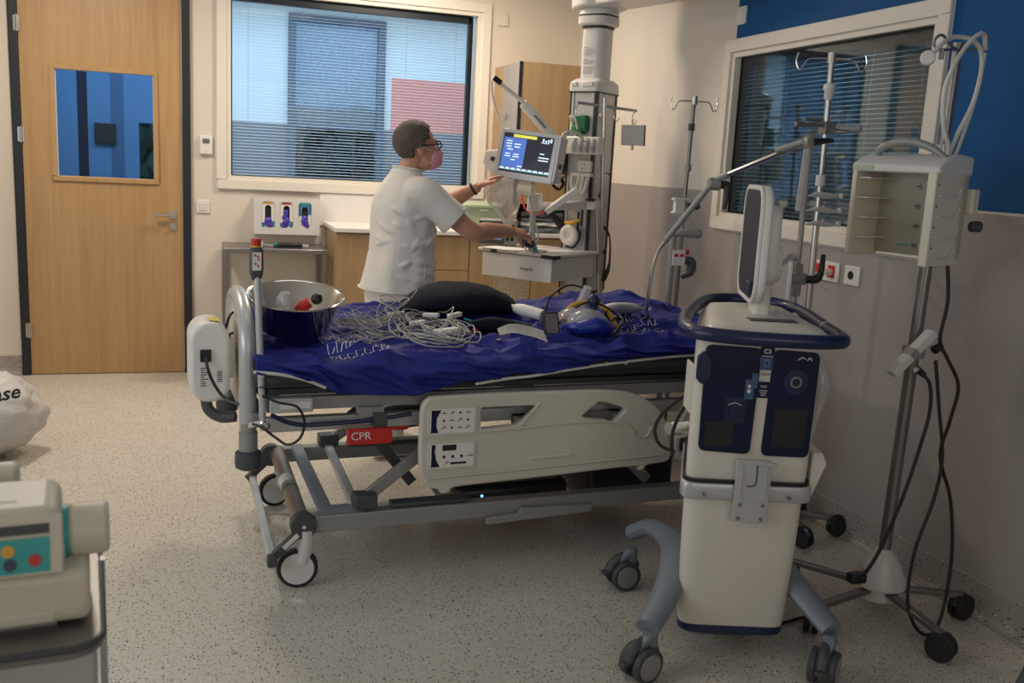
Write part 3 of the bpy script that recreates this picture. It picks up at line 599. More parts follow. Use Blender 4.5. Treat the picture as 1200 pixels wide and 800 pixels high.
part('screen_yellow_bar', Mn().box(-.092, .045, -.004, -.002, .092, .108), mat('screen_yellow', (.2, .2, .02), .3, emit=(.72, .70, .12, 1)), mo)
wt = Mn(); r4 = random.Random(11)
for (x, z) in ((-.11, .07), (-.11, .055), (-.06, .055), (-.11, .04), (-.06, .04), (-.10, .025), (-.11, -.0), (-.06, -.0), (-.11, -.013), (-.06, -.013), (-.075, -.03), (-.03, -.062), (.09, .02), (.115, .0), (.09, .0), (.085, -.015), (.11, -.015)):
    ww = r4.uniform(.012, .02); wt.box(x-ww, x+ww, -.0042, -.003, z-.003, z+.003)
for x in (.085, .10, .115, .13): wt.box(x-.004, x+.005, -.0042, -.003, .085, .10+.006*sin(x*300))
wt.box(.075, .12, -.0042, -.003, .078, .082)
for k in range(9): wt.box(-.143+.033*k, -.118+.033*k, -.0042, -.003, -.082, -.074)
part('screen_text', wt, mat('screen_white', (.3, .3, .3), .3, emit=(.65, .80, .95, 1.1)), mo)
part('status_strip', Mn().box(-.146, .146, -.004, -.0035, -.086, -.082), mat('screen_cyan', (.1, .2, .2), .3, emit=(.3, .75, .8, .8)), mo)
part('monitor_foot', Mn().cyl((-.03, .05, -.175), (.06, .05, -.175), .036, n=18).box(-.02, .05, .02, .08, -.16, -.12), 'cream', mo, bevel=.004)
ma = thing('monitor_arm', 'jointed pale grey arm and upright post carrying the patient monitor', 'bracket', (1.77, 5.1, 1.05))
part('joint', MB().cyl((1.80, 5.09, 1.27), (1.80, 5.09, 1.37), .042, n=18), 'lwhite', ma, bevel=.006)
part('post', MB().cyl((1.795, 5.09, 1.052), (1.795, 5.09, 1.27), .019, n=14), 'silver', ma)
part('elbow', MB().bar((1.80, 5.09, 1.30), (1.93, 5.15, 1.30), .05, .045).bar((1.93, 5.15, 1.30), (2.12, 5.16, 1.31), .05, .045), 'lwhite', ma, bevel=.006)
tr = thing('document_tray', 'slanted white folded tray beside the monitor joint', 'tray', (1.93, 5.04, 1.26))
part('tray_plate', MB().at((1.93, 5.03, 1.345), (0, -38, -15)).box(-.11, .11, -.07, .07, -.004, .004), 'white', tr, bevel=.002)
part('tray_lip', MB().at((1.93, 5.03, 1.345), (0, -38, -15)).box(-.11, .11, -.078, -.070, -.024, .006), 'white', tr, bevel=.002)
md = thing('module_box', 'beige monitoring module with small grey display beside the monitor', 'module', (1.985, 5.08, 1.48))
part('housing', P().box(-.20, -.10, -.22, -.13, 1.50, 1.70), 'cream', md, bevel=.006)
part('display', P().box(-.19, -.13, -.223, -.219, 1.635, 1.68), 'grey', md)
part('indicator', P().cyl((-.165, -.22, 1.60), (-.165, -.224, 1.60), .006, n=8).cyl((-.165, -.22, 1.565), (-.165, -.224, 1.565), .007, n=8), 'yellow', md)
part('mount', P().box(-.16, -.085, -.15, -.06, 1.48, 1.50).box(-.10, -.08, -.15, -.05, 1.48, 1.68), 'blackp', md)
cbm = thing('cable_bundle', 'white looped cables bundled on top of the beige module', 'cable', (2.0, 5.06, 1.7))
part('loops', MB().tube([(1.90, 5.03, 1.62), (1.93, 5.03, 1.70), (1.97, 5.05, 1.722), (2.04, 5.08, 1.71), (2.10, 5.12, 1.66)], .006, 6).tube([(1.91, 5.04, 1.60), (1.95, 5.04, 1.71), (2.0, 5.06, 1.715), (2.06, 5.1, 1.69)], .005, 6).tube([(1.89, 5.0, 1.58), (1.92, 5.02, 1.70), (1.96, 5.04, 1.70), (2.0, 5.07, 1.703)], .006, 6), 'wcable', cbm)
bk = thing('black_cable_knot', 'knot of black cable under the right edge of the monitor', 'cable', (1.90, 5.02, 1.42))
part('loops', MB().tube([(1.88, 5.02, 1.47), (1.91, 5.0, 1.46), (1.93, 5.0, 1.43), (1.91, 5.01, 1.40), (1.88, 5.02, 1.42), (1.89, 5.02, 1.45), (1.95, 5.04, 1.47), (1.97, 5.06, 1.50)], [.012, .012, .010, .009, .009, .006, .004, .004], 8), 'blackp', bk)
# small display on the shelf
sd = thing('shelf_device', 'small grey device with lit display on the shelf, beside the right hand of the nurse', 'device', (1.66, 5.33, 1.051))
SD = Matrix.Translation((1.66, 5.35, 1.051)) @ Matrix.Rotation(radians(-22), 4, 'Z')
part('housing', MB(SD).box(-.10, .12, -.0, .12, .0, .15), 'grey', sd, bevel=.008)
part('front_panel', MB(SD).box(-.098, .052, -.006, .002, .01, .142), 'dgrey', sd, bevel=.003)
part('display', MB(SD).box(-.06, .035, -.008, -.005, .035, .12), mat('device_display', (.1, .15, .25), .3, emit=(.10, .18, .32, 1)), sd)
part('display_mark', MB(SD).cyl((-.035, -.008, .09), (-.035, -.010, .09), .02, n=14).box(-.01, .03, -.010, -.008, .07, .08), mat('device_mark', (.3, .3, .3), .3, emit=(.7, .8, .9, 1)), sd)
for i in range(2):
    for j in range(3): part('key', MB(SD).box(.062+.026*i, .080+.026*i, -.004, .002, .03+.035*j, .055+.035*j), 'blackp', sd, bevel=.002)
# probe held on the shelf
pb = thing('hand_probe', 'dark blue probe on a grey looped cord, under the right hand of the nurse', 'probe', (1.76, 4.98, 1.051))
part('probe_head', MB().tube([(1.66, 4.84, 1.115), (1.71, 4.87, 1.105), (1.75, 4.93, 1.09)], [.018, .026, .018], 10), 'navy', pb)
part('green_tip', MB().cyl((1.77, 4.95, 1.055), (1.765, 4.945, 1.085), .012), 'teal', pb)
part('cord', MB().tube([(1.76, 5.08, 1.40), (1.75, 5.02, 1.33), (1.77, 5.0, 1.24), (1.79, 4.97, 1.13), (1.73, 4.95, 1.065), (1.80, 4.93, 1.056), (1.86, 5.02, 1.056), (1.80, 5.08, 1.056), (1.73, 5.0, 1.058), (1.72, 4.95, 1.09), (1.74, 4.96, 1.16), (1.75, 4.97, 1.10), (1.74, 4.96, 1.065), (1.80, 4.95, 1.06)], .0042, 6), 'cable', pb)
part('sheet_of_paper', MB().at((1.66, 5.14, 1.0525), (0, 0, -55)).box(-.12, .12, -.08, .08, 0, .002), 'paper', lab='flat white paper with a teal edge lying on the column shelf', cat='paper')
# exam light
el = thing('exam_light', 'white two-segment arm lamp reaching up behind the monitor', 'lamp', (1.92, 5.2, 1.66))
part('lower_arm', MB().bar((1.94, 5.2, 1.675), (1.735, 5.2, 1.865), .056, .032, (0, 1, 0)), 'white', el, bevel=.012)
part('upper_arm', MB().bar((1.74, 5.2, 1.868), (1.553, 5.2, 1.985), .022, .026, (0, 1, 0)), 'white', el, bevel=.008)
part('arm_grip', MB().bar((1.60, 5.188, 1.96), (1.555, 5.188, 1.988), .03, .014, (0, 1, 0)), 'blackp', el, bevel=.004)
part('arm_label', MB().bar((1.87, 5.178, 1.735), (1.80, 5.178, 1.80), .002, .02, (0, 1, 0)).cyl((1.915, 5.185, 1.695), (1.915, 5.165, 1.695), .009, n=12), 'dgrey', el)
part('drop_rod', MB().tube([(1.548, 5.2, 1.97), (1.56, 5.2, 1.88), (1.60, 5.2, 1.77), (1.645, 5.2, 1.69)], .006, 8), 'white', el)
part('rod_clip', MB().bar((1.64, 5.2, 1.70), (1.655, 5.2, 1.655), .014, .014), 'blackp', el)
part('rod_end', MB().tube([(1.65, 5.2, 1.67), (1.635, 5.2, 1.61), (1.60, 5.2, 1.58)], [.012, .016, .02], 8), 'white', el)
hx = [(-.045, .045), (.02, .055), (.052, .02), (.03, -.05), (-.01, -.075), (-.055, -.02)]
part('lamp_head', MB(Matrix.Translation((1.575, 5.19, 1.545)) @ Matrix.Rotation(radians(-20), 4, 'Z')).plate([hx], .04, .006, 'xz', 0), 'white', el)
part('head_knob', MB().cyl((1.567, 5.175, 1.548), (1.562, 5.155, 1.548), .013), 'blackp', el)
# plastic bag under the monitor
bm_ = MB(); R = []
for i in range(13):
    t_ = i/12; z = 1.44-.255*t_; w_ = .10*(1-.15*t_)*(1 if t_ < .5 else 1-(t_-.5)*1.7); cx_ = 1.60+.055*t_
    R.append([(cx_+w_*cos(a)*(1+.10*sin(3*a+i)), 5.10+.035*sin(a)*(1+.3*sin(2*a+i*.8)), z+.01*sin(4*a)) for a in [2*pi*j/26 for j in range(26)]])
bm_.rings(R, cap=False)
part('plastic_bag', bm_, 'bagpl', lab='crumpled clear plastic bag hanging below the patient monitor', cat='bag', smooth=180)
# ---------------------------------------------------------------- hospital bed
BF = frame(.17, 3.2, 3.5)
def B(): return MB(BF)
def lerp(t, pts):
    for (a, va), (b, vb) in zip(pts, pts[1:]):
        if t <= b: return va+(vb-va)*max(0, (t-a)/(b-a))
    return pts[-1][1]
BW = .93; BL = 2.12
bed = thing('hospital_bed', 'cream and grey electric hospital bed with raised side rail in the middle of the room', 'bed', tuple(BF @ Vector((1.0, .45, 0))), 3.5)
def top(x, y):
    t_ = min(max(y/BW, 0), 1)
    b = lerp(x, [(0, .815), (.3, .825), (.9, .835), (1.5, .85), (2.12, .845)])
    return b+t_*lerp(x, [(0, .0), (.5, .03), (.9, .045), (1.3, .035), (1.85, .085), (2.1, .01)])
mm = B(); R = []
for i in range(41):
    x = .01+(BL-.02)*i/40; e = 1 if 0 < i < 40 else .96
    prof = []
    for j in range(28):
        a = 2*pi*j/28; cx_, cy_ = cos(a), sin(a)
        yy = BW/2+(BW/2)*e*(abs(cx_)**.35)*(1 if cx_ > 0 else -1)
        zt = top(x, yy)-.012; zb = .725; zz = (zt+zb)/2+(zt-zb)/2*e*(abs(cy_)**.35)*(1 if cy_ > 0 else -1)
        if cy_ > 0 and False: pass
        yy += .008*noise.noise(Vector((x*5, zz*20, 3)))*(1 if cx_ > 0 else -1)
        prof.append((x, yy, zz+(.006*noise.noise(Vector((x*7, j, 1))))))
    R.append(prof)
mm.rings(R); part('mattress', mm, 'matt', bed, smooth=60)
for x in (.03, .66, .99, 1.32, 1.40, 1.80): part('snap_button', B().cyl((x, -.012, top(x, 0)-.055 if x > .1 else .79), (x, .006, top(x, 0)-.055 if x > .1 else .79), .008, n=10), 'lwhite', bed)
part('cover_piping', B().tube([(x, -.026, z) for x, z in ((.0, .803), (.06, .797), (.12, .786), (.18, .768), (.24, .742))], .006, 8), 'lwhite', bed)
part('cover_piping', B().tube([(x, -.030, z-.006) for x, z in ((.78, .742), (.9, .757), (1.0, .764), (1.16, .784), (1.33, .802), (1.6, .822), (1.9, .83))], .0055, 8), 'lwhite', bed)
part('cover_seam', B().tube([(x, -.004, .745+.02*x/2) for x in (.02, .5, 1.0, 1.5, 2.0)], .003, 6), 'matt', bed)
# blue sheet
sm = B(); NX, NY = 260, 150; vs = []; fs = []
hem = [(0, .80), (.12, .79), (.2, .765), (.28, .722), (.39, .704), (.55, .702), (.72, .742), (.8, .752), (.95, .762), (1.33, .806), (1.6, .828), (2.1, .835)]
def fold(x, y):
    p = Vector((x*2.1+y*1.3, y*5.2-x*.8, 0)); n1 = 1-abs(noise.noise(p))*2.2
    p2 = Vector((x*5+3, y*9+x*3, 4)); n2 = 1-abs(noise.noise(p2))*2
    f_ = 1-.45*min(max(y/BW, 0), 1); return f_*(.036*max(n1, 0)**3+.024*max(n2, 0)**3)+.004*noise.noise(Vector((x*22, y*26, 1)))
def surf(x, y): return top(x, y)+fold(x, y)
def sheetpt(u, v):
    x = .008+(BL+.03)*u
    LN, LF = .16, .20
    s = v*(LN+BW+LF)-LN
    if s < 0:
        h = -s/LN; t_ = top(x, 0)+fold(x, 0)*.7; z0 = lerp(x, hem)+.010*noise.noise(Vector((x*9, 0, 2)))
        r = min(h*2.2, 1)
        rd = max(1-abs(noise.noise(Vector((x*6-h*2.2, h*1.1+x*.8, 7))))*2.6, 0)**1.6; yy = .012*(1-r)**2-.008-.045*rd*min(h*3, 1)*(1-.3*h)-.008*sin(min(h*3, 1)*pi/2)
        z = t_-(t_-z0)*h
        return (x, yy, z)
    if s > BW:
        h = (s-BW)/LF; t_ = surf(x, BW); return (x+.01*noise.noise(Vector((x*5, h*3, 1))), BW+.012+.012*noise.noise(Vector((x*8, h*2, 9))), t_-(t_-.74)*h)
    return (x, s, surf(x, s))
for j in range(NY+1):
    for i in range(NX+1): vs.append(sheetpt(i/NX, j/NY))
for j in range(NY):
    for i in range(NX): a = j*(NX+1)+i; fs.append((a, a+1, a+NX+2, a+NX+1))
sm.add(vs, fs)
sh_ = part('bed_sheet', sm, 'sheet', lab='crumpled royal blue sheet covering the hospital bed mattress', cat='sheet', smooth=180, solid=.003)
# white print on the sheet
def print_on(mb, x0, y0, w, d, rows, cols, seed, ang=0):
    r = random.Random(seed)
    def seg(xa, ya, xb, yb, wd=.0016):
        n = 3; ca, sa = cos(ang), sin(ang)
        for k in range(n):
            q = []
            for f_ in (k/n, (k+1)/n):
                x = xa+(xb-xa)*f_; y = ya+(yb-ya)*f_; X = x0+x*ca-y*sa; Y = y0+x*sa+y*ca; q.append((X, Y, surf(X, Y)+.0065))
            dx, dy = q[1][0]-q[0][0], q[1][1]-q[0][1]; L_ = sqrt(dx*dx+dy*dy)+1e-9; nx, ny = -dy/L_*wd, dx/L_*wd
            mb.add([(q[0][0]+nx, q[0][1]+ny, q[0][2]), (q[0][0]-nx, q[0][1]-ny, q[0][2]), (q[1][0]-nx, q[1][1]-ny, q[1][2]), (q[1][0]+nx, q[1][1]+ny, q[1][2])], [(0, 1, 2, 3)])
    for a in range(rows):
        for b in range(cols):
            x = w*b/cols; y = d*a/rows; cw = w/cols*.75; ch = d/rows*.7
            seg(x, y, x, y+ch); seg(x, y+ch, x+cw, y+ch*r.uniform(.7, 1)); seg(x+cw*.5, y, x+cw, y+ch*.5)
            if r.random() < .6: seg(x, y, x+cw, y)
    return mb
part('printed_lettering', print_on(B(), .27, .02, .21, .30, 5, 7, 1), 'print', sh_, kind='stuff', smooth=1)
part('printed_lettering', print_on(B(), 1.50, .12, .22, .30, 6, 6, 2, .2), 'print', sh_, kind='stuff', smooth=1)
# deck and upper frame
part('deck_frame', B().box(.05, 2.08, .02, .06, .655, .70).box(.05, 2.08, BW-.06, BW-.02, .655, .70), 'grey', bed, bevel=.003)
part('cross_member', B().box(.05, .10, .02, BW-.02, .65, .695), 'grey', bed); part('cross_member', B().box(1.0, 1.06, .02, BW-.02, .65, .695), 'grey', bed); part('cross_member', B().box(2.03, 2.08, .02, BW-.02, .65, .695), 'grey', bed)
part('deck_board', B().box(.06, 2.07, .06, BW-.06, .70, .722), 'dgrey', bed)
part('end_bracket', B().box(.055, .20, -.015, .02, .655, .705), 'silver', bed, bevel=.004, lab='grey end bracket with a white printed sticker')
part('sticker', B().box(.09, .19, -.017, -.0145, .67, .692), 'paper', bed)
part('lower_rail', B().box(.05, 2.05, .03, .07, .575, .625), 'silver', bed, bevel=.004)
part('lower_rail', B().box(.05, 2.05, BW-.07, BW-.03, .575, .625), 'silver', bed, bevel=.004)
part('navy_tube', B().tube([(.06, -.01, .65), (.12, -.01, .62), (.2, -.01, .608), (.40, -.01, .615), (.55, -.01, .63)], .008, 8), 'navy', bed)
part('grey_lever', B().box(.20, .33, .0, .03, .60, .612).box(.36, .45, -.005, .035, .625, .66), 'grey', bed)
cp = part('cpr_handle', B().box(.315, .475, -.04, -.02, .535, .592), 'red', bed, bevel=.004, lab='red release handle with white lettering')
part('cpr_lettering', B().text('CPR', .040, (.362, -.0408, .566), (90, 0, 0), .0004, 'CENTER'), 'print', cp)
part('red_handle', B().box(.497, .558, .04, .08, .555, .595), 'red', bed, bevel=.01)
part('release_lever', B().box(.41, .46, -.02, .02, .59, .64), 'dgrey', bed)
# side rail
def arc(pts, k=5): return [(p.x, p.y) for p in crom([(a, b, 0) for a, b in pts], k, True)]
outer = arc([(.575, .42), (.567, .50), (.567, .60), (.57, .665), (.592, .697), (.64, .705), (.9, .708), (1.15, .706), (1.30, .702), (1.42, .682), (1.52, .625), (1.575, .55), (1.595, .47), (1.60, .42), (1.575, .398), (1.50, .392), (1.485, .376), (1.455, .376), (1.44, .39), (1.1, .378), (.80, .368), (.70, .362), (.685, .345), (.655, .343), (.64, .36), (.605, .37)], 4)
h1 = [(.797, .655), (1.0, .655), (1.005, .645), (.955, .597), (.93, .585), (.802, .578), (.795, .585), (.793, .65)]
h2 = [(1.262, .655), (1.30, .652), (1.375, .628), (1.378, .618), (1.335, .575), (1.325, .573), (1.29, .588), (1.21, .598), (1.20, .606)]
sr = part('side_rail', B().plate([outer, h1, h2], .032, .009, 'xz', -.055), 'bed', bed, smooth=50)
part('rail_ridge', B().tube([(.60, -.074, .405), (1.0, -.074, .415), (1.56, -.074, .432)], .006, 8, flat=.7), 'bed', sr)
part('rail_ridge', B().tube([(1.0, -.074, .455), (1.16, -.074, .460)], .007, 8, smooth=False), 'bed', sr)
part('rail_ridge', B().tube([(.80, -.074, .570), (.93, -.074, .573), (1.10, -.074, .582), (1.30, -.074, .580), (1.40, -.074, .555), (1.43, -.074, .515), (1.48, -.074, .512), (1.50, -.074, .55)], .0045, 8), 'bed', sr)
part('rail_ridge', B().tube([(1.02, -.074, .668), (.955, -.074, .594), (.93, -.074, .580), (.80, -.074, .572)], .004, 8), 'bed', sr)
part('rail_arm', B().box(.95, 1.0, -.04, .03, .45, .60), 'grey', bed); part('rail_arm', B().box(1.35, 1.40, -.04, .03, .45, .60), 'grey', bed)
part('rail_link', B().box(.95, 1.4, .0, .03, .57, .60), 'grey', bed)
def ctl(x0, x1, z0, z1, lab):
    p = part('control_panel', B().plate([rrect(x1-x0+.014, z1-z0+.014, .016, 4, (x0+x1)/2, (z0+z1)/2)], .006, .002, 'xz', -.073), 'bed', sr, lab=lab)
    return p
def icons(mb, cx_, cz_, k, s=.008):
    y0, y1 = -.0788, -.0780
    if k % 3 == 0: mb.box(cx_-s, cx_+s, y0, y1, cz_-.0012, cz_+.0012).box(cx_-.001, cx_+.001, y0, y1, cz_-.001, cz_+s*.8)
    elif k % 3 == 1: mb.bar((cx_-s, y1, cz_-.004), (cx_+s, y1, cz_+.004), .0008, .0024).box(cx_-.002, cx_+.002, y0, y1, cz_+.004, cz_+.008)
    else: mb.cyl((cx_, y1, cz_), (cx_, y0, cz_), s*.5, n=8)
c1 = ctl(.598, .770, .567, .663, 'upper control panel with bed position symbols')
# the panel faces are hung from the side rail as its sub-parts' decoration, joined per colour
part('panel_face', B().plate([rrect(.166, .090, .012, 4, .684, .615)], .003, .001, 'xz', -.0765), 'paper', sr)
part('navy_edge', B().plate([[(.603, .574), (.630, .574), (.622, .600), (.624, .630), (.640, .657), (.603, .657)]], .001, 0, 'xz', -.0781), 'navyglass', sr)
ic = B()
for i in range(4):
    for j in range(3): icons(ic, .650+.030*i, .645-.027*j, i+j*2, .009)
part('symbols', ic, 'ink', sr, kind='stuff')
c2 = ctl(.603, .770, .442, .535, 'lower control panel with a small black display')
part('panel_face', B().plate([rrect(.162, .088, .012, 4, .687, .488)], .003, .001, 'xz', -.0765), 'paper', sr)
part('navy_edge', B().plate([[(.608, .448), (.640, .448), (.626, .475), (.620, .505), (.624, .530), (.608, .530)]], .001, 0, 'xz', -.0781), 'navyglass', sr)
part('black_display', B().box(.648, .700, -.0789, -.0776, .507, .528), 'blackp', sr)
ic = B()
for i in range(4): icons(ic, .655+.033*i, .484, 2 if i < 2 else i, .012)
ic.box(.68, .74, -.0788, -.078, .455, .463); icons(ic, .665, .460, 1)
part('symbols', ic, 'ink', sr, kind='stuff')
# head-end half rail
part('head_rail', B().tube([(1.64, -.05, .42), (1.63, -.05, .52), (1.66, -.05, .60), (1.72, -.05, .655), (1.80, -.05, .675), (1.95, -.05, .675), (2.03, -.05, .62), (2.05, -.05, .5), (1.98, -.05, .43), (1.8, -.05, .41)], .020, 10, closed=True), 'bed', bed)
part('head_rail_panel', B().plate([rrect(.30, .10, .03, 4, 1.85, .50)], .02, .006, 'xz', -.05), 'bed', bed)
part('rail_knob', B().tube([(1.66, -.06, .70), (1.70, -.06, .725), (1.76, -.05, .74)], [.022, .034, .030], 10), 'bed', bed)
part('headboard', B().at((0, 0, 0)).plate([rrect(.86, .22, .06, 6, .465, .69)], .04, .012, 'yz', 2.15), 'bed', bed)
# foot end
fb = part('footboard', B().tube([(-.005, .09, .50), (-.005, .09, .62), (-.005, .09, .80), (-.005, .11, .90), (-.005, .20, .97), (-.005, .32, 1.00), (-.005, .44, 1.0), (-.005, .54, .975), (-.005, .59, .92), (-.005, .60, .82), (-.005, .60, .60)], .029, 14), 'silver', bed)
part('foot_panel', B().plate([rrect(.50, .34, .08, 6, .345, .80)], .03, .006, 'yz', -.005), 'bed', fb)
part('foot_rail', B().cyl((-.005, .09, .62), (-.005, .85, .62), .018), 'silver', fb)
for yy in (.08, .86):
    part('coupling', B().cyl((-.005, yy, .505), (-.005, yy, .57), .032, n=18).cyl((-.005, yy, .57), (-.005, yy, .60), .026), 'grey', bed)
    part('bumper', B().lathe([(.030, 0), (.043, .008), (.046, .03), (.044, .06), (.032, .068)], 22, (-.005, yy, .437)), 'dgrey', bed)
part('foot_beam', B().box(.0, .05, .05, .88, .60, .64), 'grey', bed, bevel=.004)
part('drain_fitting', B().tube([(.0, .05, .60), (.03, .0, .62), (.05, -.02, .61)], .012, 8), 'chrome', bed)
# base
def rail(y0, y1, nm='base_rail'):
    return part(nm, B().box(.22, 1.80, y0, y1, .20, .262), 'grey', bed, bevel=.004)
rail(.02, .075); rail(.845, .90)
part('rail_cover', B().plate([[(.86, .205), (.86, .18), (1.30, .195), (1.30, .225), (1.0, .235), (.99, .215), (.9, .21)]], .02, .003, 'xz', .005), 'grey', bed)
part('black_rail_cover', B().box(.50, .80, .03, .09, .262, .282), 'dgrey', bed, bevel=.008); part('black_rail_cover', B().box(.5, .85, .80, .86, .262, .285), 'dgrey', bed, bevel=.008)
ax_ = part('foot_axle', B().cyl((.175, .03, .235), (.205, .875, .24), .032, n=20), 'dsteel', bed)
part('axle_tape', B().cyl((.186, .36, .237), (.1872, .385, .237), .0335, n=20), 'green', ax_)
part('axle_sticker', B().cyl((.188, .42, .237), (.191, .50, .238), .0332, n=20), 'paper', ax_)
for yy in (.02, .86):
    part('axle_hub', B().cyl((.178, yy-.012, .232), (.178, yy+.03, .232), .046, n=22), 'dgrey', bed)
    part('hub_screw', B().cyl((.178, yy-.014, .232), (.178, yy-.010, .232), .007, n=10), 'chrome', bed)
    part('pedal_arm', B().bar((.178, yy+.0, .225), (.075, yy-.01, .135), .022, .030), 'dgrey', bed, bevel=.004)
part('pedal_sticker', B().bar((.155, -.008, .212), (.105, -.012, .168), .002, .016), 'paper', bed)
part('pedal_bar', B().bar((.068, .0, .125), (.098, .86, .14), .028, .026), 'silver', bed, bevel=.003)
part('pedal_cap', B().bar((.066, -.02, .122), (.067, .02, .124), .034, .04), 'dgrey', bed, bevel=.006); part('pedal_cap', B().bar((.097, .83, .139), (.1, .87, .14), .034, .04), 'dgrey', bed, bevel=.006)
part('cross_bar', B().bar((.265, .06, .262), (.285, .86, .262), .045, .03), 'bluegrey', bed, bevel=.003)  # blue reflection on the steel is put into the bar's colour
part('cross_bar', B().bar((.37, .07, .275), (.42, .84, .262), .032, .032), 'silver', bed, bevel=.004)
part('link_plate', B().bar((.25, .08, .262), (.40, .06, .265), .04, .025), 'bluegrey', bed)  # same painted-in blue reflection as the bar above
def caster(x, y, rz, nm='caster', r=.072):
    c = part(nm, B().at((x, y, 0), (0, 0, rz)).cyl((-.004, -.014, r), (-.004, .014, r), r, n=32), 'rubber', bed, bevel=.004)
    part('wheel_disc', B().at((x, y, 0), (0, 0, rz)).cyl((-.004, -.017, r), (-.004, .017, r), r*.80, n=30), 'lwhite', c)
    part('caster_fork', B().at((x, y, 0), (0, 0, rz)).tube([(.024, 0, .215), (.022, 0, .15), (.014, 0, .09)], [.030, .030, .024], 12), 'lwhite', c)
caster(.165, .035, -8); caster(.20, .87, 10); caster(1.83, .05, 80); caster(1.83, .87, 100)
# scissor lift, motors
part('scissor_block', B().cbox((.40, .05, .30), (.085, .07, .055)), 'dgrey', bed, bevel=.008); part('scissor_block', B().cbox((.42, .85, .292), (.085, .07, .055)), 'dgrey', bed, bevel=.008)
part('scissor_arm', B().bar((.42, .07, .31), (.82, .09, .60), .02, .045), 'grey', bed, bevel=.003); part('scissor_arm', B().bar((.44, .83, .30), (.84, .83, .60), .02, .045), 'grey', bed, bevel=.003)
part('scissor_arm', B().bar((.62, .20, .30), (.38, .20, .60), .02, .04), 'dgrey', bed); part('scissor_arm', B().bar((1.60, .10, .27), (1.25, .10, .60), .02, .045), 'grey', bed, bevel=.003); part('scissor_arm', B().bar((1.60, .83, .27), (1.25, .83, .60), .02, .045), 'grey', bed, bevel=.003)
part('lift_motor', B().bar((.50, .72, .40), (.95, .70, .44), .08, .09), 'dgrey', bed, bevel=.012)
part('battery_box', B().box(.82, 1.32, .25, .62, .10, .24), 'blackp', bed, bevel=.03)
part('blue_led', B().cyl((.93, .249, .20), (.93, .246, .20), .005, n=8), mat('blue_led', (.05, .1, .5), .3, emit=(.1, .3, 1, 6)), bed)
part('cover_box', B().box(1.40, 1.80, .22, .65, .12, .36), 'blackp', bed, bevel=.02)
part('head_tube', B().bar((1.62, -.03, .50), (1.85, .0, .28), .03, .04), 'dgrey', bed)
# air pump hung on the foot end
pu = thing('mattress_pump', 'white rounded air pump with a yellow label hanging on the foot end of the bed', 'pump', tuple(BF @ Vector((-.12, .3, .64))))
prof = [(x, z) for x, z in rrect(.135, .285, .064, 8, -.118, .782)]
part('housing', B().at((0, 0, 0)).plate([prof], .20, .014, 'xz', .33), 'white', pu, smooth=50)
part('yellow_label', B().at((-.10, .30, .9265), (0, 6, 0)).box(-.018, .018, -.03, .05, -.001, .001), 'ylabel', pu)
part('grey_label', B().at((-.148, .30, .912), (0, -38, 0)).box(-.014, .014, -.04, .05, -.001, .001), 'grey', pu)
part('plug_socket', B().box(-.152, -.114, .222, .231, .788, .832), 'blackp', pu, bevel=.003)
part('power_cord', B().tube([(-.133, .215, .81), (-.128, .20, .77), (-.11, .19, .72), (-.075, .17, .67), (-.03, .13, .655)], .0055, 8), 'blackp', pu)
tx = B(); r5 = random.Random(9)
for k in range(9): tx.box(-.150, -.150+r5.uniform(.012, .028), .2288, .2295, .70+.008*k, .703+.008*k)
for k in range(6): tx.box(-.095+.0*k, -.078, .2288, .2295, .715+.007*k, .718+.007*k)
part('printed_text', tx, 'ink', pu, kind='stuff')
part('air_hose', B().tube([(-.13, .30, .65), (-.12, .29, .60), (-.08, .27, .575), (-.03, .25, .58)], .020, 12), 'dgrey', pu)
part('hook_bracket', B().box(-.055, -.035, .26, .40, .72, .86), 'lwhite', pu, bevel=.003)
part('rear_cable', B().tube([(-.055, .40, .86), (-.04, .38, .92), (-.035, .30, .95)], .005, 6).tube([(-.055, .35, .83), (-.045, .3, .87), (-.04, .25, .885)], .005, 6), 'blackp', pu)
part('loop_cable', B().tube([(.03, -.02, .72), (.08, -.04, .70), (.14, -.05, .685), (.165, -.05, .63), (.15, -.05, .575), (.11, -.05, .555), (.07, -.04, .58), (.03, -.02, .61), (.0, 0, .62)], .0045, 6), 'blackp', lab='thin black cable loop hanging at the foot corner of the bed', cat='cable')
# label post at the foot
ps = thing('label_post', 'slim grey post at the foot of the bed with red cap and labelled dark sleeve', 'post', tuple(BF @ Vector((.02, .0, .60))))
part('pole', B().cyl((.035, .0, .595), (.018, .04, 1.13), .0115, n=12), 'silver', ps)
part('sleeve', B().rings([[(x, y, z) for x, y in rrect(a, a, .010, 3, .0165, .045)] for a, z in ((.026, 1.10), (.040, 1.118), (.044, 1.14), (.042, 1.20), (.034, 1.21))]), 'dgrey', ps)
part('label_card', B().box(.001, .030, .0215, .0225, 1.135, 1.195), 'paper', ps)
part('cap', B().cyl((.0155, .045, 1.215), (.0155, .045, 1.238), .0165, n=16), 'red', ps)
part('cap_ring', B().cyl((.0155, .045, 1.207), (.0155, .045, 1.216), .0165, n=16), 'yellow', ps)
lm = B()
for x, z in ((.008, 1.185), (.017, 1.181), (.019, 1.172), (.009, 1.157), (.018, 1.150)): lm.box(x-.0015, x+.0045, .0205, .0216, z-.0035, z+.0035)
part('label_marks', lm, 'red', ps, kind='stuff')
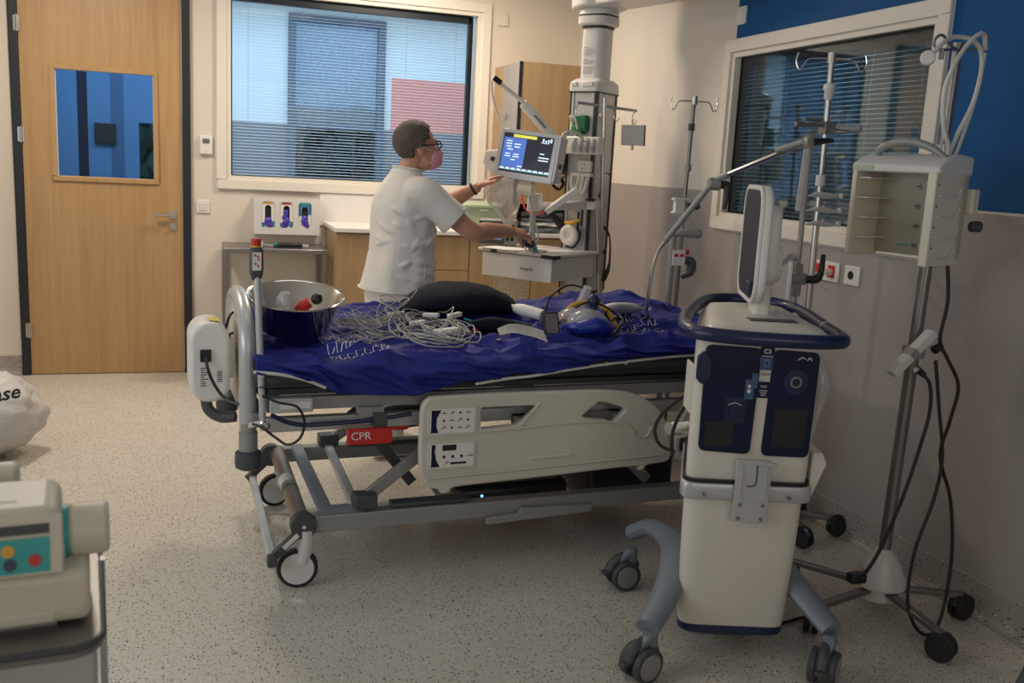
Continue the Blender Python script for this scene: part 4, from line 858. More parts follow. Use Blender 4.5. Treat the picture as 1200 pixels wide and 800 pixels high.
# ---------------------------------------------------------------- things on the bed
# steel bowl
bx_, by_ = .185, .31; bz = surf(bx_, by_)+.003
bo = thing('steel_bowl', 'large shiny steel bowl at the foot end of the blue bed', 'bowl', tuple(BF @ Vector((bx_, by_, bz))))
BT = BF @ Matrix.Translation((bx_, by_, bz+.03)) @ Matrix.Rotation(radians(11), 4, 'X') @ Matrix.Translation((-bx_, -by_, -bz))
part('bowl', MB(BT).lathe([(.001, .0), (.105, .0), (.118, .006), (.163, .128), (.175, .134), (.175, .138), (.161, .134), (.113, .010), (.10, .004), (.001, .004)], 48, (bx_, by_, bz), cap=False), 'bowl', bo, smooth=60)
r_ = thing('red_suction_bulb', 'black and red bulb lying in the steel bowl', 'bulb', tuple(BF @ Vector((.24, .35, bz+.06))))
part('red_body', MB(BT).tube([(.20, .36, bz+.055), (.22, .355, bz+.075), (.245, .35, bz+.095)], [.016, .024, .02], 10), 'red', r_)
part('black_knob', MB(BT).ell((.268, .345, bz+.108), (.022, .020, .022)), 'blackp', r_)
part('plastic_wrap', MB(BT).ell((.155, .36, bz+.075), (.035, .04, .06), 10, 6), 'bagpl', lab='crumpled clear wrapper lying in the steel bowl', cat='wrapper')
part('blue_cloth', B().ell((.13, .74, top(.13, .74)+.035), (.07, .05, .05), 12, 8), 'sheet', lab='bunched blue cloth behind the steel bowl', cat='cloth')
# cables
def coil(name, lab, cx_, cy_, rx, ry, n, seed, lift=.03, rad=.0032, m='cable', extra=None, rot=0):
    r = random.Random(seed); c = B()
    t = thing(name, lab, 'cable', tuple(BF @ Vector((cx_, cy_, top(cx_, cy_)))), 0, 'monitoring cables on the bed')
    ca, sa = cos(rot), sin(rot)
    for k in range(n):
        pts = []; a0 = r.uniform(0, 6.28); s_ = r.uniform(.55, 1.0); ox = r.uniform(-.35, .35)*rx; oy = r.uniform(-.35, .35)*ry; m_ = 11; tot = r.uniform(4.6, 6.6)
        lf = r.uniform(0, lift); ph = r.uniform(0, 6)
        for i in range(m_):
            a = a0+tot*i/(m_-1); q = s_*(1+.18*sin(2*a+k))
            u = ox+rx*q*cos(a); v = oy+ry*q*sin(a)
            x = cx_+u*ca-v*sa; y = cy_+u*sa+v*ca
            z = surf(x, min(max(y, .02), BW-.02))+.008+lf*(.5+.5*sin(a*1.0+ph))+.002*k*.4
            pts.append((x, y, z))
        c.tube(pts, rad*r.uniform(.8, 1.15), 6, 4)
    part('cables', c, m, t, kind='stuff')
    return t
t = coil('cable_tangle', 'tangle of thin grey cables beside the steel bowl', .46, .42, .13, .15, 15, 1, .085, .0018)
t = coil('cable_tangle', 'big heap of looped grey cables in the middle of the blue sheet', .72, .30, .125, .22, 18, 2, .075, .0023)
for i, (x, y, a) in enumerate(((.66, .33, 20), (.71, .16, -10), (.80, .30, 30), (.74, .42, -40), (.62, .5, 0))):
    part('connector', B().at((x, y, surf(x, y)+.045), (0, -4, a)).box(-.035, .035, -.012, .012, -.008, .010), 'white', t, bevel=.005)
part('red_connector', B().at((.86, .22, surf(.86, .22)+.03), (0, 0, 30)).box(-.012, .012, -.005, .005, 0, .01), 'red', t)
part('white_adapter', B().at((.73, .17, surf(.73, .17)+.03), (0, -6, 12)).box(-.045, .045, -.02, .02, 0, .02), 'white', t, bevel=.006)
t = coil('cable_tangle', 'loose grey loops of cable curling against the dark pillow', .64, .56, .09, .13, 9, 4, .14, .0022)
t2 = coil('cable_tangle', 'single grey leads trailing on the sheet between the two cable heaps', .56, .30, .12, .06, 3, 8, .02, .0028)
# pillow
px0, py0 = .93, .62; pz0 = surf(px0, py0); m = B(); R = []
for i in range(25):
    u = -1+2*i/24; wf = max(1-abs(u)**2.2, .01)**.75
    ring_ = []
    for j in range(28):
        a = 2*pi*j/28; c_, s_ = cos(a), sin(a)
        y = .20*wf*abs(c_)**.8*(1 if c_ > 0 else -1); hgt = .062*wf*(abs(s_)**.9)
        z = .055*wf+.012+(hgt*1.15 if s_ > 0 else -hgt*.8)
        x = .275*u; n_ = .010*noise.noise(Vector((x*9, y*9, z*9)))+.006*noise.noise(Vector((x*26, y*14, z*9)))
        rr = radians(-4); ring_.append((px0+x*cos(rr)-y*sin(rr), py0+x*sin(rr)+y*cos(rr), pz0+z+n_))
    R.append(ring_)
m.rings(R); part('pillow', m, 'pillow', lab='dark navy vinyl pillow lying on the far side of the bed', cat='pillow', smooth=180)
# cuff with bundled cables
cf = thing('pressure_cuff', 'folded dark navy cuff with white hoses bundled around it', 'cuff', tuple(BF @ Vector((.97, .20, .87))))
zc = surf(.95, .2)
part('cuff', B().tube([(.86, .27, zc+.035), (.93, .24, zc+.045), (1.0, .21, zc+.04), (1.08, .17, zc+.025)], [.028, .040, .036, .02], 12, flat=.8), 'pillow', cf)
part('cuff_flap', B().tube([(.90, .30, zc+.02), (1.0, .27, zc+.035), (1.10, .23, zc+.03)], [.02, .03, .02], 10), 'navy', cf)
hs_ = B()
for k in range(7): hs_.tube([(.925, .13+.004*k, zc+.028+.003*k), (.98, .118+.007*k, zc+.038+.004*k), (1.05, .095+.012*k, zc+.026+.0045*k), (1.10+.003*k, .07+.014*k, zc+.010+.004*k)], .0026, 6)
part('white_hoses', hs_, 'wcable', cf, kind='stuff')
part('strap_clip', B().at((.91, .10, zc+.012), (0, 15, 70)).box(-.03, .02, -.008, .008, 0, .004), 'lwhite', cf)
# handheld
zh = surf(1.16, .20)
hh_ = thing('handheld_unit', 'black handheld unit with a grey display propped up on the sheet', 'device', tuple(BF @ Vector((1.16, .2, zh))))
part('body', B().at((1.165, .19, zh+.05), (-28, 0, -6)).box(-.032, .032, -.008, .008, -.05, .05), 'blackp', hh_, bevel=.005)
part('display', B().at((1.165, .19, zh+.05), (-28, 0, -6)).box(-.025, .025, -.0092, -.0075, -.040, .040), mat('grey_display', (.16, .15, .15), .25), hh_)
part('black_clips', B().at((1.09, .18, zh+.015), (0, 0, 10)).box(-.05, .04, -.02, .02, 0, .012), 'blackp', hh_, bevel=.003)
# white device and ball
zw = surf(1.15, .42)
wd = thing('white_probe', 'white cylindrical device with a round ball end beside the pillow', 'probe', tuple(BF @ Vector((1.17, .42, zw))))
part('body', B().tube([(1.19, .33, zw+.03), (1.14, .42, zw+.038), (1.12, .46, zw+.04)], [.024, .026, .02], 12), 'white', wd)
part('neck', B().cyl((1.12, .46, zw+.04), (1.11, .55, zw+.05), .009), 'white', wd)
part('ball', B().ell((1.11, .58, zw+.055), (.026, .026, .026)), 'white', wd)
# resuscitator
zb_ = surf(1.33, .22)
rb = thing('resuscitation_bag', 'blue and clear resuscitation mask and bag with a yellow hose on the bed', 'resuscitator', tuple(BF @ Vector((1.33, .22, zb_))))
mk = B(); R = []
for i in range(9):
    t_ = i/8; s_ = cos(t_*pi/2.15)
    R.append([(1.325+.095*s_*cos(a), .19+.075*s_*sin(a), zb_+.01+.085*sin(t_*pi/2)) for a in [2*pi*j/24 for j in range(24)]])
mk.rings(R); part('clear_mask', mk, 'bagpl', rb, smooth=180)
part('blue_cushion', B().tube([(1.325+.088*cos(a), .19+.07*sin(a), zb_+.022+.01*sin(a*2)) for a in [2*pi*j/14 for j in range(14)]], .021, 10, 3, closed=True), mat('cobalt_plastic', (.012, .03, .30), .3), rb)
part('blue_cushion_front', B().tube([(1.25, .125, zb_+.03), (1.32, .105, zb_+.045), (1.39, .12, zb_+.03)], [.025, .034, .022], 12), mat('cobalt_plastic_front', (.012, .03, .30), .3), rb)
part('navy_valve', B().ell((1.36, .22, zb_+.125), (.026, .026, .028)).cyl((1.36, .22, zb_+.08), (1.36, .22, zb_+.12), .016), 'navy', rb)
part('clear_connector', B().cyl((1.35, .32, zb_+.09), (1.37, .30, zb_+.17), .022, .018, 14), 'bagpl', rb)
part('yellow_hose', B().tube([(1.24, .26, zb_+.03), (1.28, .28, zb_+.085), (1.34, .29, zb_+.105), (1.42, .28, zb_+.10), (1.45, .24, zb_+.06), (1.46, .20, zb_+.02)], .010, 10), 'yellow', rb)
part('black_cable', B().tube([(1.18, .30, zb_+.02), (1.22, .34, zb_+.12), (1.32, .36, zb_+.17), (1.42, .32, zb_+.13), (1.44, .26, zb_+.06), (1.48, .22, zb_+.02)], .0045, 6).tube([(1.22, .26, zb_+.02), (1.32, .24, zb_+.11), (1.42, .24, zb_+.10), (1.50, .18, zb_+.03), (1.48, .10, zb_+.01), (1.38, .08, zb_+.01), (1.44, .2, zb_+.05), (1.54, .26, zb_+.03)], .0045, 6).tube([(1.40, .10, zb_+.01), (1.46, .16, zb_+.04), (1.50, .24, zb_+.05), (1.46, .30, zb_+.05), (1.42, .22, zb_+.08)], .006, 6), 'blackp', rb)
part('bag_film', B().ell((1.31, .26, zb_+.05), (.085, .07, .045), 16, 8), 'bagpl', rb)
zf = surf(1.60, .40)
fm = thing('face_mask', 'white folded face mask lying right of the resuscitation bag', 'mask', tuple(BF @ Vector((1.60, .4, zf))))
part('cloth', B().at((1.58, .38, zf+.05), (-18, 10, 28)).rings([[(x, .07*sin(a)*1.0*(1-abs(x)*3), .022*cos(a)*(1-abs(x)*5)) for a in [2*pi*j/14 for j in range(14)]] for x in (-.10, -.07, -.03, .02, .06, .10)]), 'paper', fm, smooth=180)
part('ear_loop', B().tube([(1.66, .42, zf+.04), (1.71, .42, zf+.045), (1.73, .40, zf+.04), (1.68, .39, zf+.03)], .003, 6), 'paper', fm)
part('green_tubing', B().tube([(.88, .42, surf(.88, .42)+.02), (.96, .36, surf(.96, .36)+.02), (1.04, .36, surf(1.04, .36)+.015), (1.12, .34, surf(1.12, .34)+.02)], .004, 6), 'teal', lab='thin teal tube beside the pillow', cat='tube')
# ---------------------------------------------------------------- ventilator on wheels
VF = frame(1.64, 2.61, -17.4)
def U(): return MB(VF)
def rpoly(pts, r, n=5):
    out = []; m = len(pts)
    for i in range(m):
        p = Vector(pts[i]).to_2d() if len(pts[i]) > 2 else Vector(pts[i]); a = Vector(pts[i-1]); b = Vector(pts[(i+1) % m])
        u = (a-p).normalized(); v = (b-p).normalized(); ang = u.angle(v); d = min(r/math.tan(ang/2), (a-p).length*.48, (b-p).length*.48)
        p1 = p+u*d; p2 = p+v*d
        for k in range(n+1):
            t_ = k/n; q = p1*(1-t_)**2+p*2*t_*(1-t_)+p2*t_*t_; out.append((q.x, q.y))
    return out
def foot(s, dz=0, r=.05): # footprint polygon scaled
    P_ = [(-.178, -.2), (.208, -.2), (.185, .24), (-.085, .24)]; c = (.03, .0)
    return rpoly([(c[0]+(x-c[0])*s, c[1]+(y-c[1])*s) for x, y in P_], r)
ve = thing('ventilator', 'tall cream intensive care ventilator with navy panels and blue ring handle on four casters', 'ventilator', tuple(VF @ Vector((0, 0, 0))), -17.4)
part('lower_body', U().rings([[(x, y, z) for x, y in foot(s)] for s, z in ((.90, .115), (.915, .14), (.97, .40), (.985, .545))]), 'vcream', ve, smooth=40)
part('bottom_band', U().rings([[(x, y, z) for x, y in foot(s)] for s, z in ((.86, .085), (.905, .095), (.905, .118))]), 'navy', ve)
part('plinth', U().rings([[(x, y, z) for x, y in foot(s)] for s, z in ((.6, .055), (.8, .086))]), 'dgrey', ve)
part('belt', U().rings([[(x, y, z) for x, y in foot(s, r=.04)] for s, z in ((1.06, .545), (1.075, .55), (1.075, .590), (1.06, .597))]), 'silver', ve, bevel=.003)
part('belt_gap', U().rings([[(x, y, z) for x, y in foot(1.05)] for z in (.595, .608)]), 'blackp', ve)
part('upper_body', U().rings([[(x, y, z) for x, y in foot(s, r=.035)] for s, z in ((.985, .608), (.99, .63), (1.0, .85), (1.0, 1.045))]), 'vcream', ve, smooth=40)
part('deck', U().rings([[(x, y, z) for x, y in rpoly(pl, .06)] for pl, z in (([(-.17, -.21), (.215, -.21), (.21, .30), (-.07, .30)], 1.045), ([(-.165, -.24), (.225, -.24), (.235, .34), (-.04, .36)], 1.062), ([(-.15, -.22), (.20, -.22), (.21, .32), (-.03, .33)], 1.083), ([(-.11, -.16), (.16, -.16), (.17, .26), (.0, .27)], 1.094))]), 'vcream', ve, smooth=40)
part('deck_slot', U().box(-.01, .14, -.15, -.09, 1.088, 1.0965), 'blackp', ve, bevel=.003)
part('ring_handle', U().tube([(-.165, -.25, 1.065), (-.05, -.295, 1.065), (.10, -.305, 1.065), (.20, -.29, 1.065), (.245, -.235, 1.065), (.262, -.05, 1.065), (.28, .22, 1.07), (.27, .40, 1.07), (.21, .47, 1.075), (.10, .50, 1.075), (.01, .47, 1.075), (-.06, .35, 1.073), (-.14, .14, 1.07), (-.19, -.05, 1.068), (-.20, -.18, 1.065)], .0215, 14, closed=True), 'navy', ve)
for p in ((-.15, -.15), (.22, -.17), (.25, .25), (.0, .35)): part('handle_strut', U().bar((p[0], p[1], 1.06), (p[0]*1.17, p[1]*1.18, 1.062), .03, .012), 'vcream', ve)
part('handle_band', U().tube([(.263, -.04, 1.066), (.2632, -.035, 1.066)], .0222, 14, smooth=False), 'lwhite', ve)
fy = -.202
lp = part('front_panel', U().plate([rpoly([(-.150, 1.026), (.020, 1.022), (.012, .692), (-.146, .698)], .022)], .008, .002, 'xz', fy), 'navyglass', ve, lab='navy left front panel')
rp = part('front_panel', U().plate([rpoly([(.055, 1.020), (.196, 1.016), (.192, .690), (.046, .690)], .022)], .008, .002, 'xz', fy), 'navyglass', ve, lab='navy right front panel')
part('latch_body', U().plate([rpoly([(-.172, .99), (-.150, 1.01), (-.130, .98), (-.130, .93), (-.15, .90), (-.172, .92)], .012)], .02, .004, 'xz', fy-.004), 'navy', lp)
part('blue_tag', U().box(-.022, .004, fy-.0065, fy-.003, .865, .925).box(-.004, .014, fy-.0065, fy-.003, .90, .945), mat('slate_blue_plastic', (.05, .10, .20), .4), lp)
part('tag_symbol', U().cyl((-.010, fy-.0065, .89), (-.010, fy-.0075, .89), .006, n=10).cyl((-.010, fy-.0065, .905), (-.010, fy-.0075, .905), .005, n=10), 'print', lp)
part('dial', U().cyl((-.048, fy-.004, .825), (-.048, fy-.014, .825), .020, n=22).box(-.075, -.015, fy-.006, fy-.003, .79, .87), 'navy', lp)
part('panel_edge_line', U().tube([(-.068, fy-.006, .845), (-.048, fy-.006, .852), (-.028, fy-.006, .845)], .0012, 5), 'print', lp)
part('recess', U().box(-.13, -.045, fy-.0048, fy-.0035, .715, .79), 'blackp', lp)
part('outlet_ring', U().cyl((.128, fy-.003, .925), (.128, fy-.010, .925), .038, n=26), 'navy', rp)
part('outlet_port', MB(VF @ Matrix.Translation((.128, fy-.012, .925)) @ Matrix.Rotation(radians(90), 4, 'X')).rings([[(cos(a)*(.015+.003*cos(b)), sin(a)*(.015+.003*cos(b)), .003*sin(b)) for b in [2*pi*j/8 for j in range(8)]] for a in [2*pi*i/24 for i in range(24)]], closed=True), 'bluegrey', rp)
part('port_hole', U().cyl((.128, fy-.010, .925), (.128, fy-.013, .925), .012, n=18), 'blackp', rp)
part('arrow_marks', U().tube([(.128, fy-.006, .992), (.140, fy-.006, 1.0), (.150, fy-.006, .997)], .0016, 5).tube([(.156, fy-.006, .992), (.163, fy-.006, 1.0), (.170, fy-.006, .992)], .0016, 5), 'print', rp)
part('panel_seam', U().box(.058, .188, fy-.0048, fy-.0035, .856, .859), 'blackp', rp)
part('recess', U().box(.075, .175, fy-.0048, fy-.0035, .72, .84), 'blackp', rp)
part('logo_plate', U().plate([rrect(.044, .026, .007, 4, .036, 1.013)], .004, .001, 'xz', fy), 'navyglass', ve)
part('logo_mark', U().text('C3', .019, (.036, fy-.0026, 1.013), (90, 0, 0), .0004, bold=True), 'print', ve)
part('blue_button', U().box(.016, .056, fy-.006, fy, .957, .997), mat('button_blue', (.03, .07, .18), .25), ve, bevel=.002)
part('button_symbol', U().plate([rrect(.016, .022, .003, 3, .036, .978), rrect(.011, .017, .002, 3, .036, .978)], .001, 0, 'xz', fy-.0065), 'bluegrey', ve)
part('oval_badge', U().plate([rrect(.026, .008, .0035, 4, .036, .943)], .002, 0, 'xz', fy-.001), 'grey', ve)
part('navy_label', U().plate([rrect(.038, .050, .006, 4, .034, .895)], .003, .0005, 'xz', fy-.001), 'navyglass', ve)
t_ = U(); t_.text('PEEP', .009, (.034, fy-.0028, .905), (90, 0, 0), .0003)
for k in range(3): t_.box(.022+.003*k, .046-.002*k, fy-.0033, fy-.0027, .892-.007*k, .894-.007*k)
part('label_text', t_, 'print', ve, kind='stuff')
# bracket and belt screws
br = part('bracket', U().box(-.030, .078, -.232, -.224, .485, .682), 'silver', ve, bevel=.003)
part('hook_plate', U().box(.035, .092, -.238, -.231, .668, .676).box(-.012, .060, -.236, -.231, .553, .560).box(.058, .064, -.236, -.231, .56, .668).box(-.018, -.010, -.236, -.231, .556, .665), 'silver', br, bevel=.001)
part('hook_groove', U().tube([(.032, -.2325, .668), (.032, -.2325, .612), (.018, -.2325, .600), (.005, -.2325, .602)], .0022, 6), 'dgrey', br)
part('bracket_rear', U().box(-.02, .07, -.224, -.195, .50, .66), 'silver', br)
for x, z in ((-.010, .54), (.06, .54), (-.012, .497), (.058, .497), (-.12, .567), (.14, .567)):
    part('screw', U().cyl((x, -.224 if abs(x) > .1 else -.232, z), (x, -.234 if abs(x) > .1 else -.235, z), .006, n=10), 'dsteel', ve)
# base legs with twin casters
def vleg(pts, nm='leg'):
    return part(nm, U().tube(pts, [.040, .042, .048, .048, .045, .040], 12, 6, flat=.72, up=(0, 0, 1)), 'bluegrey', ve)
vleg([(-.235, .335, .215), (-.18, .26, .265), (-.14, .10, .28), (-.15, -.03, .265), (-.20, -.18, .215), (-.275, -.31, .165)])
vleg([(.24, .335, .215), (.19, .26, .265), (.17, .10, .30), (.18, -.03, .29), (.235, -.15, .23), (.30, -.275, .165)])
part('leg_hub', U().box(-.14, .16, .0, .22, .22, .29), 'bluegrey', ve, bevel=.02)
def vcast(x, y, rz):
    M_ = VF @ Matrix.Translation((x, y, 0)) @ Matrix.Rotation(radians(rz), 4, 'Z')
    c = part('caster', MB(M_).cyl((0, 0, .10), (0, 0, .155), .024, n=16).tube([(0, 0, .125), (-.02, 0, .12), (-.055, 0, .095)], [.030, .030, .02], 12, flat=.6), 'bluegrey', ve)
    for s in (-1, 1):
        w = part('wheel', MB(M_).cyl((-.03, s*.017, .056), (-.03, s*.042, .056), .056, n=30), 'dgrey', c, bevel=.006)
        # disc
        c2 = part('wheel_disc', MB(M_).cyl((-.03, s*.040, .056), (-.03, s*.0445, .056), .041, n=28), 'grey', c, bevel=.002)
    part('brake_tab', MB(M_).box(-.115, -.07, -.014, .014, .06, .075), 'dgrey', c, bevel=.004)
    part('wheel_guard', MB(M_).tube([(-.085, 0, .07), (-.065, 0, .105), (-.03, 0, .12), (.005, 0, .105), (.02, 0, .08)], .018, 10), 'dgrey', c)
vcast(-.262, -.30, 35); vcast(-.235, .335, 20); vcast(.295, -.275, 60); vcast(.24, .335, -20)
# screen
SC = Matrix.Translation((1.70, 2.67, 1.315)) @ Matrix.Rotation(radians(90-24), 4, 'Z')  # local x along the screen (away), local +y = (-) left
ss = part('screen_housing', MB(SC).plate([rrect(.385, .365, .075, 8)], .030, .010, 'xz', -.005), 'white', ve, smooth=50)
part('display', MB(SC).plate([rrect(.365, .345, .066, 8)], .006, .001, 'xz', .013), 'navyglass', ss)
part('bezel_rim', MB(SC).plate([rrect(.385, .365, .075, 8), rrect(.355, .335, .062, 8)], .012, .003, 'xz', .012), 'white', ss)
part('rear_bulge', MB(SC).plate([rrect(.27, .25, .05, 6)], .05, .014, 'xz', -.035), 'white', ss)
part('rear_bulge', MB(SC).plate([rrect(.14, .12, .04, 6, 0, -.06)], .05, .014, 'xz', -.060), 'white', ss)
part('screen_neck', MB(SC).plate([rpoly([(-.05, -.12), (.05, -.12), (.07, -.235), (-.07, -.235)], .01)], .05, .01, 'xz', -.035), 'vcream', ve)
part('navy_screen_end', MB(SC).box(-.16, -.10, .015, .03, -.15, -.11), 'navy', ss, bevel=.004)
# side hardware
part('side_holder', U().plate([rpoly([(.215, .70), (.245, .70), (.262, .665), (.225, .56), (.212, .56)], .006)], .16, .004, 'xz', -.10), 'vcream', ve)
part('side_vent', U().box(-.173, -.165, -.16, -.06, .80, .95), 'vcream', ve, bevel=.002)
part('side_tubes', U().tube([(-.14, -.10, .86), (-.175, -.06, .78), (-.19, -.02, .70), (-.185, -.02, .62)], .006, 6).tube([(-.15, .06, .80), (-.22, .02, .75), (-.245, 0, .70), (-.225, 0, .65), (-.17, .03, .62)], .006, 6), 'blackp', ve, kind='stuff')
part('side_valve', U().cyl((-.12, .10, .69), (-.19, .06, .69), .018, .022).cyl((-.12, .12, .66), (-.18, .08, .655), .012), 'chrome', ve)
bb = U(); R = []
for i in range(11):
    t_ = i/10; z = 1.0-.30*t_; w_ = .028+.030*sin(pi*min(t_*1.2, 1))
    R.append([(.235+w_*.7*cos(a)*(1+.15*sin(3*a+i))+.03*sin(pi*t_), .02+.085*sin(a)*(1+.1*sin(2*a+i)), z) for a in [2*pi*j/18 for j in range(18)]])
bb.rings(R, cap=False); part('hanging_bag', bb, 'bagpl', lab='clear plastic bag hanging on the right side of the ventilator', cat='bag', smooth=180)
# support arm on the ventilator rail
sa = thing('tube_support_arm', 'long jointed steel tube holder arm reaching from the ventilator over the bed', 'support arm', (2.09, 2.98, 1.05))
part('upright', MB().cyl((2.09, 2.98, 1.03), (2.085, 2.98, 1.655), .0105, n=12), 'grey', sa)
part('clamp', MB().cbox((2.08, 2.975, 1.16), (.035, .04, .12)).cyl((2.05, 2.97, 1.165), (2.12, 2.97, 1.165), .022, n=14), 'grey', sa, bevel=.004)
part('clamp_lever', MB().tube([(2.11, 2.95, 1.165), (2.14, 2.93, 1.17), (2.155, 2.93, 1.20), (2.158, 2.93, 1.26)], [.014, .016, .012, .008], 10), 'blackp', sa)
part('rail_tube', MB().tube([(1.90, 2.80, 1.24), (1.97, 2.86, 1.255), (2.07, 2.97, 1.24), (2.09, 2.98, 1.23)], .012, 10), 'silver', sa)
part('foot_sleeve', MB().cyl((2.075, 2.975, 1.03), (2.075, 2.975, 1.10), .016, n=12).cyl((2.04, 2.95, 1.045), (2.04, 2.95, 1.23), .010, n=8), 'silver', sa)
part('top_joint', MB().cyl((2.085, 2.965, 1.655), (2.085, 3.0, 1.655), .024, n=16).tube([(2.07, 2.99, 1.658), (2.03, 3.10, 1.622)], .013, smooth=False), 'grey', sa, bevel=.003)
part('joint_lever', MB().tube([(2.09, 2.965, 1.655), (2.13, 2.96, 1.662), (2.16, 2.95, 1.665)], [.015, .011, .008], 10), 'blackp', sa)
part('long_arm', MB().cyl((2.08, 2.99, 1.658), (1.94, 3.4, 1.497), .0095, n=12), 'chrome', sa)
part('arm_sleeve', MB().cyl((1.968, 3.32, 1.528), (1.94, 3.4, 1.497), .0135, n=12), 'grey', sa)
part('elbow_joint', MB().cyl((1.92, 3.385, 1.488), (1.965, 3.375, 1.487), .025, n=16), 'grey', sa, bevel=.003)
part('elbow_lever', MB().tube([(1.965, 3.375, 1.487), (1.99, 3.36, 1.482), (1.985, 3.35, 1.44), (1.98, 3.35, 1.39)], [.017, .016, .011, .008], 10), 'blackp', sa)
part('lower_arm', MB().cyl((1.935, 3.39, 1.485), (1.825, 3.53, 1.245), .0125, n=12), 'grey', sa)
gn = MB(); gn.tube([(1.828, 3.525, 1.252), (1.81, 3.555, 1.20), (1.798, 3.57, 1.12), (1.797, 3.585, 1.02), (1.797, 3.60, .90)], .0085, 12); part('gooseneck', gn, 'chrome', sa)
part('tube_clip', MB().cbox((1.797, 3.60, .905), (.03, .02, .05)).bar((1.80, 3.59, .915), (1.88, 3.58, .885), .012, .014), 'blackp', sa)
part('green_hook', MB().tube([(1.79, 3.59, .89), (1.775, 3.55, .875), (1.74, 3.48, .885), (1.70, 3.42, .875), (1.665, 3.40, .875), (1.655, 3.44, .88)], .005, 8).tube([(1.72, 3.45, .88), (1.735, 3.40, .873), (1.77, 3.38, .875), (1.785, 3.42, .88)], .005, 8), 'dgreen', sa)
part('paper_strip', MB().at((2.065, 2.975, 1.53), (0, 3, 12)).box(-.012, .010, -.001, .001, -.12, .10), 'paper', sa)
# ---------------------------------------------------------------- drip stands
def hooks(root, x, y, z, w, ang=0, m='chrome'):
    ca, sa_ = cos(radians(ang)), sin(radians(ang))
    q = part('top_clamp', MB().cyl((x, y, z-.03), (x, y, z+.012), .017, n=14), 'steel', root)
    for s in (-1, 1):
        P_ = [(0, 0), (.6*w, -.003), (.75*w, -.016), (.86*w, -.042), (.97*w, -.044), (1.05*w, -.015), (1.0*w, .018)]
        part('hook', MB().tube([(x+s*a*ca, y+s*a*sa_, z-.012+b) for a, b in P_], .0038, 8), m, q)
def nme(root, k): return root.name.startswith('rack_stand') and k == 1
def starbase(root, x, y, R_, a0, z0=.085, hub='lwhite', rad=.045, m='dsteel', cr=.037):
    part('base_hub', MB().cyl((x, y, z0-.03), (x, y, z0+.05), .045, n=20), hub, root)
    for k in range(5):
        a = radians(a0+72*k); e = (x+R_*cos(a), y+R_*sin(a))
        R_2 = R_*(.86 if nme(root, k) else 1); e = (x+R_2*cos(a), y+R_2*sin(a)); lg_ = part('base_leg', MB().bar((x, y, z0), (e[0], e[1], z0-.01), .030, .020), m, root, bevel=.003)
        w = part('caster', MB(Matrix.Translation((e[0], e[1], 0)) @ Matrix.Rotation(a+.6, 4, 'Z')).cyl((0, -.024, cr+.001), (0, -.006, cr+.001), cr, n=20).cyl((0, .006, cr+.001), (0, .024, cr+.001), cr, n=20), 'rubber', root, bevel=.004)
        part('caster_cap', MB(Matrix.Translation((e[0], e[1], 0)) @ Matrix.Rotation(a+.6, 4, 'Z')).tube([(-.035, 0, .05), (-.02, 0, .075), (.01, 0, .08), (.03, 0, .06)], .016, 8), 'blackp', w)
sA = thing('drip_stand', 'steel drip stand behind the head of the bed, in front of the grey wainscot', 'drip stand', (2.405, 4.47, 0))
ax0, ay0 = 2.405, 4.47
part('pole', MB().cyl((ax0-.01, ay0, .08), (ax0, ay0, 1.40), .0125, n=12), 'dsteel', sA)
part('upper_pole', MB().cyl((ax0, ay0, 1.40), (ax0+.008, ay0, 1.90), .010, n=12), 'dsteel', sA)
hooks(sA, ax0+.008, ay0, 1.90, .115, -15)
for z in (1.74, 1.535): part('collar', MB().cyl((ax0+.004, ay0, z), (ax0+.004, ay0, z+.035), .017, n=14), 'dgrey' if z > 1.6 else 'grey', sA)
part('white_bracket', MB().box(ax0-.075, ax0-.02, ay0-.05, ay0-.02, 1.32, 1.395).box(ax0-.085, ax0-.0, ay0-.055, ay0-.015, 1.385, 1.397).box(ax0-.085, ax0, ay0-.055, ay0-.015, 1.318, 1.328), 'white', sA, bevel=.002)
part('knob', MB().tube([(ax0, ay0-.03, 1.355), (ax0+.04, ay0-.05, 1.36)], [.018, .02], 14, smooth=False).ell((ax0+.045, ay0-.05, 1.36), (.02, .02, .02)), 'dgrey', sA)
iv = thing('upright_tube', 'thick grey tube with a horizontal grip, clamped beside the drip stand', 'tube', (ax0-.055, ay0-.05, 0))
part('tube', MB().cyl((ax0-.085, ay0-.05, .0), (ax0-.075, ay0-.05, 1.21), .019, n=14), 'grey', iv)
part('grip', MB().tube([(ax0-.085, ay0-.06, 1.212), (ax0-.04, ay0-.07, 1.22), (ax0+.04, ay0-.09, 1.222)], [.012, .022, .024], 14).ell((ax0+.045, ay0-.091, 1.222), (.024, .024, .024)), 'grey', iv)
part('label_card', MB().box(ax0-.085, ax0-.015, ay0-.085, ay0-.08, 1.055, 1.135), 'paper', lab='white card with red printed marks on the drip stand behind the bed', cat='label')
part('red_marks', MB().box(ax0-.078, ax0-.057, ay0-.087, ay0-.085, 1.10, 1.115).box(ax0-.045, ax0-.025, ay0-.087, ay0-.085, 1.10, 1.115), 'red', iv, kind='stuff')
part('red_tab', MB().box(ax0-.012, ax0+.012, ay0-.075, ay0-.04, 1.11, 1.135), 'red', sA)
part('black_clamp', MB().tube([(ax0, ay0-.02, 1.08), (ax0+.04, ay0-.05, 1.07), (ax0+.04, ay0-.05, 1.02), (ax0, ay0-.03, .99)], [.02, .026, .024, .014], 10).cyl((ax0-.02, ay0-.06, 1.07), (ax0+.06, ay0-.07, 1.065), .006), 'dgrey', sA)
starbase(sA, ax0-.01, ay0, .24, 20)
bx0, by0 = 2.452, 3.40
sB = thing('drip_stand', 'steel drip stand with white clips in front of the dark window, behind the ventilator', 'drip stand', (bx0, by0, 0))
